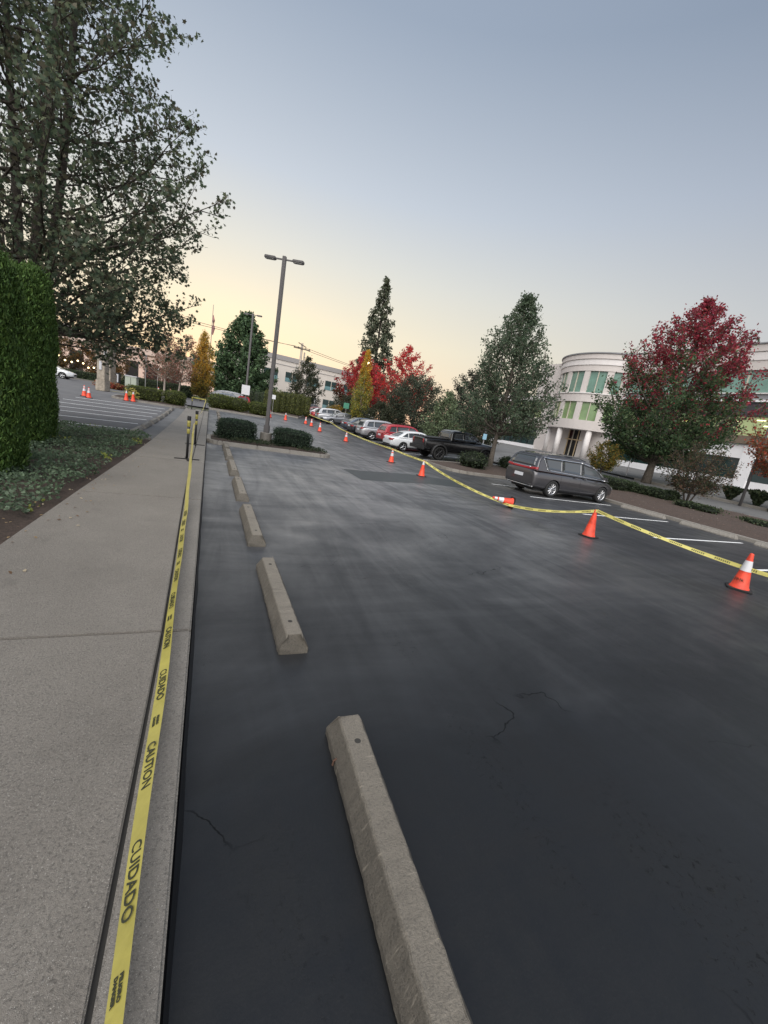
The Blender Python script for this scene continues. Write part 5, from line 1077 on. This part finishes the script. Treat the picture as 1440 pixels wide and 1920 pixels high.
e_ = sb(mbd, 10.3, 12.7, -.06, .02, 0, 3.1, 'entrance', flat('entrance_dark', (.02,.02,.02), .3))
for xx in (10.5, 11.3, 12.3): sb(mbd, xx, xx+.14, -.25, -.07, 0, 3.0, 'door_frame', WHITE, e_)
sb(mbd, 6.5, 10.2, -2.2, -2.1, .9, 1.05, 'hand_rail', WHITE); sb(mbd, 7.5, 7.6, -2.2, -2.1, 0, 1.0, 'rail_post', WHITE)
# left entrance building
lbd = empty('entrance_building', (-24, 88, .5), R(-8), 'pinkish low building with dark doorways seen under the maple at left', 'building')
PK = flat('pinkish_wall', (.68,.50,.42), .85, noise=.06, nscale=.3)
sb(lbd, 0, 26, 0, 10, 0, 6.4, 'wall', PK); sb(lbd, -.2, 26.2, -.4, 0, 5.6, 6.6, 'fascia', flat('fascia', (.55,.42,.36), .8))
for i, x in enumerate((2, 6.5, 10.4, 13.4, 17, 21)): 
    f = sb(lbd, x, x+1.9, -.04, .03, .2, 4.2, 'doorway', flat('doorway_dark', (.03,.028,.028), .2)); sb(lbd, x-.25, x-.01, -.5, -.05, 0, 5.58, 'pier', PK, f)
m = MB(); m.prism([(-60,95),(-26,92),(-26,110),(-60,115)], .4, 9.5); tag(m.build('grey_building', OFW), 'grey wall glimpsed through the leaves of the big maple', 'building')

# pillars, utility box, wall, bins
def pillar(x, y, w_, h_, label, z=None):
    o = empty('stone_pillar', (x, y, H(x,y) if z is None else z), R(-20), label, 'pillar', 'stone entrance pillars')
    st = flat('pillar_stone_%d' % int(h_*10), (.30,.26,.21), .9, noise=.35, nscale=5, bump=.6, bscale=12)
    m = MB(); m.box((0,0,h_*.16), (w_*1.18, w_*1.18, h_*.32)); m.box((0,0,h_*.62), (w_, w_, h_*.60)); m.build('shaft', st, o, False, .03)
    m = MB(); m.box((0,0,h_*.96), (w_*1.2, w_*1.2, h_*.08)); m.build('cap', st, o, False, .03)
    m = MB(); m.box((0,-w_*.55,h_*.72), (w_*.30, .06, h_*.24)); m.build('lamp_panel', flat('lantern_panel', (.5,.5,.52), .5), o); return o
pillar(-8.0, 40.5, .62, 2.75, 'stone pillar with a light panel, nearer of the pair at left'); pillar(-10.1, 53.5, 1.0, 4.3, 'wider stone pillar behind the nearer one')
ub = empty('utility_cabinet', (-8.5, 57.5, .5), R(-10), 'pale green utility cabinet in front of the long hedge', 'cabinet'); m = MB(); m.box((0,0,.75), (1.2,.8,1.4)); m.build('case', flat('cabinet_green', (.42,.46,.38), .6), ub, False, .03); m = MB(); m.box((0,0,1.5), (1.3,.9,.1)); m.build('lid', MAT['band'], ub)
m = MB(); m.box((0,-.41,.8), (.03,.02,1.1)); m.build('door_gap', MAT['trim'], ub)
bn = empty('black_post_box', (-9.9, 57.4, .5), 0, 'black standing box between the pillar and the utility cabinet', 'box'); m = MB(); m.box((0,0,.8), (.55,.5,1.6)); m.build('case', MAT['black'], bn, False, .04); m = MB(); m.box((0,-.27,1.0), (.2,.04,.9)); m.build('notice', MAT['band'], bn)
sl_ = empty('string_lights', (0,0,0), 0, 'row of small warm lights glowing along the rusty hedge behind the white car', 'lights')
BU = flat('warm_bulb', (1,.9,.6), .5, emit=(1,.75,.38), es=4); m = MB(); pts = [(-20.8+i*.62, 66+math.sin(i)*.3, 3.35-.10*i*.9+.25*math.sin(i*1.7)) for i in range(15)]
m.tube(pts, .012, 4); m.build('wire', MAT['trim'], sl_)
for p_ in pts: m = MB(); m.lathe([(0,-.12),(.10,-.05),(.11,.04),(0,.12)], 8, (p_[0], p_[1], p_[2]-.1)); m.build('bulb', BU, sl_, True)
# red kerb strip and pale wall behind the pickup
tag(line([(19.8, 25.2), (24.5, 28.5)], .5, dz=.02).build('red_kerb_paint', flat('red_paint_kerb', (.38,.06,.05), .7, noise=.2, nscale=3)), kind='structure')
w_ = MB()
tag(line([(-8.6, 41), (-3.2, 47), (-2.6, 52)], .18, dz=.012).build('side_road_edge_line', MAT['yellow_line']), kind='structure')
